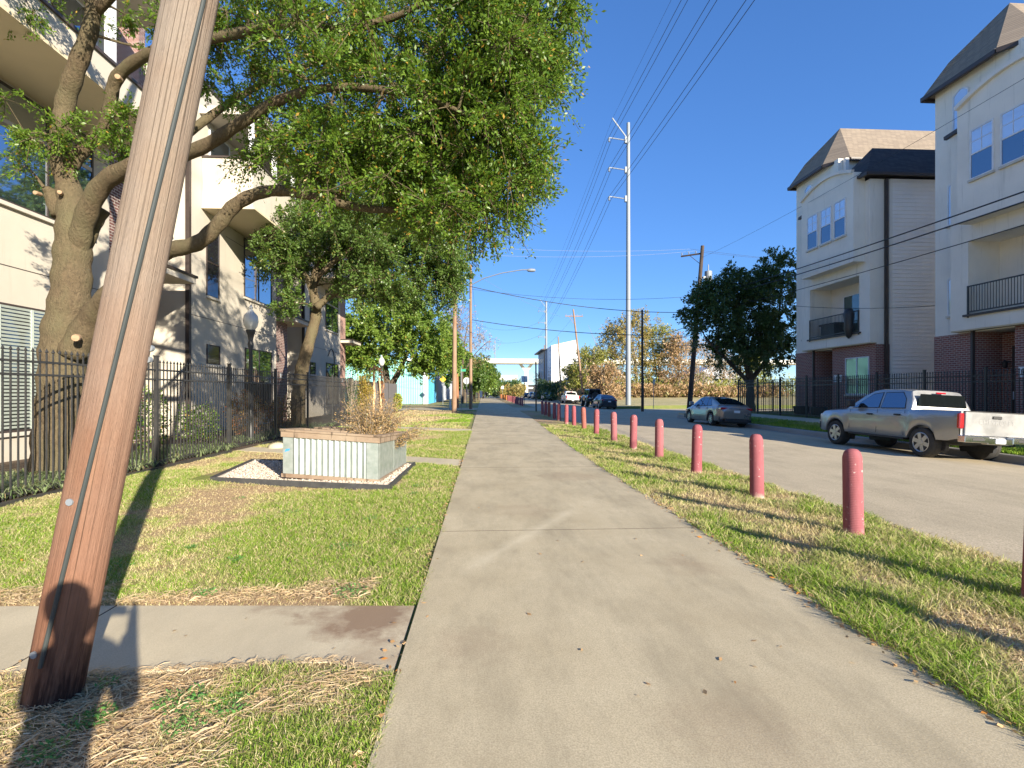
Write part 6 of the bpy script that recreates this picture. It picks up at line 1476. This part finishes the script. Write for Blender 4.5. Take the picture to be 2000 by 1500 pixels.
PICK = dict(rear=-2.62, front=2.70, axles=(-1.58, 1.68), wr=.385, tw=.26, flare=.035, tumble=.30, spokes=6, spw=.10, hl=.90,
    W=[(-2.62, .90), (-2.5, .925), (0, .935), (1.9, .93), (2.4, .89), (2.62, .80), (2.70, .70)],
    zs=[(-2.62, 1.245), (-1.17, 1.24), (-1.12, 1.22), (1.15, 1.17), (1.3, 1.15), (2.3, 1.08), (2.58, .98), (2.7, .80)], zc=[(-2.62, 1.2), (-1.1, 1.25), (1.2, 1.24), (1.35, 1.23), (2.3, 1.15), (2.58, 1.02), (2.7, .82)],
    zb=[(-2.62, .58), (-2.3, .50), (-1, .46), (1.0, .46), (2.3, .42), (2.7, .46)], bed=(-2.62, -1.15),
    zr=[(-1.16, 1.30), (-1.10, 1.52), (-.98, 1.75), (-.6, 1.79), (.1, 1.795), (.35, 1.76), (.7, 1.60), (1.30, 1.20)],
    win=[[(-.93, 1.27), (-.10, 1.25), (-.13, 1.68), (-.72, 1.69), (-.88, 1.52)], [(-.0, 1.25), (1.02, 1.23), (.9, 1.30), (.36, 1.63), (-.02, 1.68)]],
    wind=(1.22, .42, ), rearflat=(-1.175, 1.33, 1.66, .70, .62), seams=[(-1.02, .52, 1.2), (-.05, .52, 1.2), (1.05, .58, 1.16)], handles=[(-.78, 1.07), (.22, 1.05)], mirror=(.88, 1.30),
    tail=[(.81, .93, -2.655, -2.56, .82, 1.19)],
    extra=[('tailgate', 'BODY', [(-.80, .80, -2.665, -2.60, .66, 1.235)]), ('tailgate_cap', DARKP, [(-.80, .80, -2.67, -2.60, 1.236, 1.25)]), ('tailgate_handle', DARKP, [(-.12, .12, -2.685, -2.663, 1.08, 1.15)]), ('rear_bumper', CHROME, [(-.92, -.30, -2.80, -2.60, .50, .66), (.30, .92, -2.80, -2.60, .50, .66), (-.32, .32, -2.78, -2.60, .47, .62)]), ('bumper_step', DARKP, [(-.74, -.42, -2.805, -2.7, .54, .62)]), ('bumper_step', DARKP, [(.42, .74, -2.805, -2.7, .54, .62)]), ('licence_plate', PLATE, [(-.13, .13, -2.79, -2.775, .50, .61)]), ('brake_light', TAIL, [(-.14, .14, -1.13, -1.09, 1.68, 1.725)]), ('rocker', DARKP, [(-.925, .925, -1.0, 1.1, .40, .465)])])
def with_body(S, m): 
    S = dict(S); S['extra'] = [(n_, m if mt == 'BODY' else mt, b) for n_, mt, b in S['extra']]; return S
def put(t, x, y, z, rz=0, ry=0): t.location = (x, y, z); t.rotation_euler = (0, R(ry), R(rz))
pk = vehicle('pickup_truck', 'silver crew cab pickup parked at the kerb in front of the nearer town house', with_body(PICK, P_SIL), P_SIL, 'vehicles parked along the far kerb', 'pickup truck')
tg = [o for o in children(pk) if o.name.startswith('tailgate') and 'cap' not in o.name and 'handle' not in o.name][0]
text_mesh('lettering', 'CHEVROLET', .165, P_SIL, tg, (0, -2.666, .985), (R(90), 0, 0), .0015)
put(pk, 12.28, 14.33, -.148, 0, 3.0)
SED = dict(rear=-2.30, front=2.32, axles=(-1.33, 1.37), wr=.325, tw=.21, flare=.02, tumble=.42, spokes=10, spw=.028, hl=.68,
    W=[(-2.30, .66), (-2.2, .78), (-1.9, .86), (-1, .885), (1, .885), (1.9, .85), (2.2, .74), (2.32, .58)],
    zs=[(-2.30, .82), (-2.2, .96), (-1.9, 1.01), (-1.0, .97), (.6, .92), (1.3, .88), (2.0, .76), (2.25, .62), (2.32, .5)], zc=[(-2.30, .86), (-2.24, 1.04), (-2.05, 1.09), (-1.7, 1.08), (1.0, .98), (1.4, .94), (2.0, .82), (2.25, .66), (2.32, .52)],
    zb=[(-2.30, .42), (-2.1, .30), (-1, .22), (1, .22), (2.1, .22), (2.32, .3)],
    zr=[(-1.92, 1.08), (-1.45, 1.24), (-.95, 1.38), (-.4, 1.455), (.1, 1.46), (.5, 1.40), (1.30, .95)],
    win=[[(-1.25, 1.03), (-.78, 1.00), (-.70, 1.36), (-.95, 1.31)], [(-.72, 1.0), (-.10, .98), (-.12, 1.40), (-.64, 1.375)], [(-.02, .98), (.92, .95), (.78, 1.08), (.36, 1.33), (-.04, 1.40)]],
    wind=(1.22, .55), rearg=(-1.86, -1.0), seams=[(-1.0, .35, .96), (-.06, .3, .94), (.95, .34, .90)], handles=[(-.86, .88), (.14, .85)], hmat=None, mirror=(.80, 1.02), mmat=None,
    tail=[(.44, .80, -2.27, -2.06, .84, .95)], extra=[('bumper_valance', DARKP, [(-.60, .60, -2.33, -2.2, .26, .40)]), ('chrome_strip', CHROME, [(-.42, .42, -2.315, -2.26, .90, .925)]), ('licence_plate', PLATE, [(-.15, .15, -2.33, -2.30, .70, .82)])])
def sed(m): S = with_body(SED, m); S['hmat'] = m; S['mmat'] = m; return S
sd = vehicle('sedan', 'grey brown sedan parked at the kerb ahead of the silver pickup', sed(P_TAU), P_TAU, 'vehicles parked along the far kerb')
put(sd, 12.25, 26.55, -.145, 0, 2.8)
km = kids_map()
JEEP = dict(rear=-1.95, front=1.95, axles=(-1.2, 1.25), wr=.43, tw=.30, flare=.10, tumble=.12, spokes=5, spw=.07, hl=1.0,
    W=[(-1.95, .76), (1.0, .76), (1.9, .68), (1.95, .6)], zs=[(-1.95, 1.25), (.7, 1.22), (.9, 1.2), (1.9, 1.14), (1.95, 1.0)], zc=[(-1.95, 1.3), (.9, 1.26), (1.9, 1.18), (1.95, 1.02)], zb=[(-1.95, .62), (1.95, .62)],
    zr=[(-1.94, 1.84), (-1.88, 1.90), (.2, 1.90), (.4, 1.84), (.75, 1.28)], win=[[(-1.8, 1.32), (-.75, 1.32), (-.75, 1.78), (-1.8, 1.78)], [(-.62, 1.32), (.45, 1.30), (.2, 1.78), (-.62, 1.78)]],
    wind=(.70, .42), rearflat=(-1.965, 1.34, 1.80, .56, .54), seams=[(-.70, .7, 1.2), (.55, .7, 1.18)], handles=[(-.5, 1.1)], mirror=(.5, 1.36), tail=[(.62, .78, -1.99, -1.93, .95, 1.15)],
    extra=[('rear_bumper', DARKP, [(-.72, .72, -2.12, -1.95, .55, .72)]), ('licence_plate', PLATE, [(-.62, -.34, -1.985, -1.95, .86, .98)])])
jp = vehicle('off_roader', 'boxy black off roader with big tyres parked between the white pickup and the dark sedan', JEEP, P_BLK, 'vehicles parked along the far kerb')
mb = MB(); mb.lathe([(.25, 0), (.38, -.02), (.42, -.08), (.42, -.2), (.38, -.25)], (.05, -1.98, 1.15), 18, 'Y'); mb.build('spare_wheel', TYRE, jp, smooth=True)
put(jp, 12.3, 58.6, -.15, 0, 2.5); jp.scale = (1.05, 1.05, 1.08)
def clone(src, label, swap, x, y, z=-.15, s=1.0, rz=0):
    c = copy_tree(src, km=kids_map(), swap=swap); c['label'] = label; c.location = (x, y, z); c.scale = (s, s, s); c.rotation_euler = (0, R(2.5), R(rz)); return c
clone(sd, 'dark navy sedan parked nearest the steel pole, in front of the black off roader', {P_TAU: P_NAVY}, 12.45, 52.6)
clone(pk, 'cream white pickup parked beyond the black off roader', {P_SIL: P_WHT}, 12.2, 72.5, s=1.0)
for o in list(bpy.data.objects):
    if o.name.startswith('lettering.') and o.parent and o.parent.name.startswith('tailgate') : 
        if o.parent.parent is not None and o.parent.parent is not pk: bpy.data.objects.remove(o)
SUV = dict(rear=-2.25, front=2.3, axles=(-1.33, 1.33), wr=.36, tw=.23, flare=.02, tumble=.30, spokes=5, spw=.05, hl=.86,
    W=[(-2.25, .72), (-2.1, .86), (-1, .91), (1.2, .91), (2.1, .82), (2.3, .64)], zs=[(-2.25, .95), (-2.15, 1.10), (1.0, 1.05), (1.9, .95), (2.25, .8), (2.3, .6)], zc=[(-2.25, 1.0), (-2.15, 1.14), (1.1, 1.12), (1.9, 1.02), (2.25, .84), (2.3, .62)], zb=[(-2.25, .45), (-1, .32), (1, .32), (2.3, .35)],
    zr=[(-2.16, 1.16), (-1.95, 1.45), (-1.8, 1.62), (-1.2, 1.68), (.1, 1.68), (.4, 1.60), (1.15, 1.12)], win=[[(-1.75, 1.2), (-.1, 1.14), (-.1, 1.56), (-1.6, 1.52)], [(0, 1.14), (.85, 1.12), (.35, 1.5), (0, 1.56)]],
    wind=(1.08, .45), rearg=(-2.12, -1.88), seams=[(-.95, .42, 1.08), (-.05, .42, 1.05), (.9, .42, 1.03)], handles=[(-.75, 1.0), (.15, .98)], mirror=(.75, 1.18), tail=[(.60, .82, -2.22, -2.02, .92, 1.10)],
    extra=[('rear_bumper', DARKP, [(-.7, .7, -2.30, -2.2, .40, .56)]), ('licence_plate', PLATE, [(-.15, .15, -2.29, -2.24, .80, .92)])])
sv = vehicle('suv', 'white hatchback parked beyond the white pickup', SUV, P_WHT, 'vehicles parked along the far kerb')
put(sv, 12.15, 99, -.15, 0, 2.5)
clone(sv, 'silver blue suv parked beyond the white hatchback', {P_WHT: P_BLUE}, 12.0, 118)
clone(sv, 'pale far suv behind the silver blue one', {P_WHT: P_TAN}, 11.9, 127)
clone(sd, 'farthest dark car of the parked row, half hidden', {P_TAU: P_NAVY}, 11.8, 141)
# shadowed planters in the yards
for x, y in ((18.3, 28.6), (18.2, 26.9)):
    mb = MB(); mb.lathe([(.25, .0), (.38, .12), (.42, .5), (.40, .52), (.36, .45), (.0, .42)], (x, y, .25), 12); o = mb.build('plant_pot', IRON, smooth=True, org=(x, y, .25)); tag(o, 'dark round pot behind the iron fence, ' + ('left' if y > 28 else 'right') + ' of the far town house door', 'pot')

# ------------------------------------------------------------------ the photographer, whose shadow falls on the leaning pole
SKIN = M('skin', (.55, .36, .26), .6); JACKET = M('dark jacket', (.05, .06, .09), .85, bst=.4, bs=60); JEANS = M('jeans', (.07, .10, .17), .85, bst=.4, bs=90); HAIR = M('hair', (.05, .035, .025), .7); SHOE = M('shoe', (.08, .08, .08), .7)
pt = thing('person', (-.2, -.36, 0), 'person in dark jacket and jeans holding up a phone behind the view', 'person')
def skin(name, mat, verts, edges, parent, sub=2, root=0):
    me = bpy.data.meshes.new(name); me.from_pydata([v[:3] for v in verts], edges, []); o = bpy.data.objects.new(name, me); sc.collection.objects.link(o)
    m = o.modifiers.new('s', 'SKIN'); m.use_smooth_shade = True
    for i, v in enumerate(verts):
        r = v[3] if isinstance(v[3], tuple) else (v[3], v[3]); me.skin_vertices[0].data[i].radius = r; me.skin_vertices[0].data[i].use_root = (i == root)
    s_ = o.modifiers.new('d', 'SUBSURF'); s_.levels = sub; s_.render_levels = sub
    dg = bpy.context.evaluated_depsgraph_get(); m2 = bpy.data.meshes.new_from_object(o.evaluated_get(dg)); bpy.data.objects.remove(o)
    m2.materials.clear(); m2.materials.append(mat); o = bpy.data.objects.new(name, m2); sc.collection.objects.link(o); o.parent = parent; o.location = -ORG[parent]; m2.polygons.foreach_set('use_smooth', [True] * len(m2.polygons)); return o
py_ = -.36
PX = -.2
V = [(0, py_, .98, (.15, .11)), (0, py_, 1.15, (.14, .10)), (0, py_, 1.32, (.17, .11)), (0, py_ + .01, 1.45, (.12, .09)), (0, py_ + .02, 1.53, .055), (0, py_ + .03, 1.60, (.07, .08)), (0, py_ + .035, 1.69, (.078, .095)), (0, py_ + .03, 1.76, (.06, .07))]
E_ = [(0, 1), (1, 2), (2, 3), (3, 4), (4, 5), (5, 6), (6, 7)]
for sg in (-1, 1):
    b = len(V); V += [(sg * .10, py_, .90, .10), (sg * .11, py_ + .02, .50, .065), (sg * .11, py_ - .02, .10, .045), (sg * .12, py_ + .12, .05, .04)]; E_ += [(0, b), (b, b + 1), (b + 1, b + 2), (b + 2, b + 3)]
    b = len(V); V += [(sg * .19, py_, 1.43, .06), (sg * .25, py_ + .10, 1.18, .047), (sg * .11, py_ + .30, 1.47, .034), (sg * .085, py_ + .345, 1.53, (.03, .022))]; E_ += [(3, b), (b, b + 1), (b + 1, b + 2), (b + 2, b + 3)]
    h = b + 3; hx = sg * .085
    for k, (dz, l) in enumerate(((.035, .055), (.015, .06), (-.005, .055), (-.025, .045))):
        b = len(V); V += [(hx - sg * .005, py_ + .375, 1.545 + dz, .009), (hx - sg * .025, py_ + .385, 1.55 + dz, .008), (hx - sg * l * .75, py_ + .372, 1.55 + dz, .007)]; E_ += [(h, b), (b, b + 1), (b + 1, b + 2)]
    b = len(V); V += [(hx - sg * .02, py_ + .335, 1.53, .010), (hx - sg * .035, py_ + .34, 1.555, .009)]; E_ += [(h, b), (b, b + 1)]
V = [(v[0] + PX, v[1], v[2], v[3]) for v in V]
skin('body', SKIN, V, E_, pt)
def grow(vs, k): return [(v[0], v[1], v[2], tuple(x * k + .008 for x in (v[3] if isinstance(v[3], tuple) else (v[3], v[3])))) for v in vs]
jv = [V[0], V[1], V[2], V[3]]; je = [(0, 1), (1, 2), (2, 3)]
for sg, b in ((-1, 12), (1, 12 + 8 + 14)):
    k = len(jv); jv += [V[b], V[b + 1], (V[b + 2][0], V[b + 2][1] - .03, V[b + 2][2] - .03, .038)]; je += [(3, k), (k, k + 1), (k + 1, k + 2)]
skin('jacket', JACKET, grow(jv, 1.08), je, pt)
lv = [V[0]]; le = []
for b in (8, 8 + 22):
    k = len(lv); lv += [V[b], V[b + 1], V[b + 2]]; le += [(0, k), (k, k + 1), (k + 1, k + 2)]
skin('trousers', JEANS, grow(lv, 1.06), le, pt)
mb = MB(); mb.lathe([(.088, .0), (.098, .05), (.09, .11), (.05, .15), (0, .16)], (PX, py_ + .02, 1.675), 14); mb.build('hair', HAIR, pt, smooth=True)
mb = MB(); mb.lathe([(0, 0), (.012, .01), (.016, .03), (0, .045)], (PX, py_ + .125, 1.625), 6); mb.build('nose', SKIN, pt, smooth=True)
for sg in (-1, 1):
    mb = MB(); mb.box(PX + sg * .12 - .048, PX + sg * .12 + .048, py_ - .08, py_ + .2, .0, .085); mb.build('shoe', SHOE, pt, bevel=.02)
mb = MB(); mb.box(PX - .075, PX + .075, -.075, -.067, 1.53, 1.605); o = mb.build('phone', BLK, bevel=.003, org=(PX, -.07, 1.57)); tag(o, 'black phone held up in both hands', 'phone')
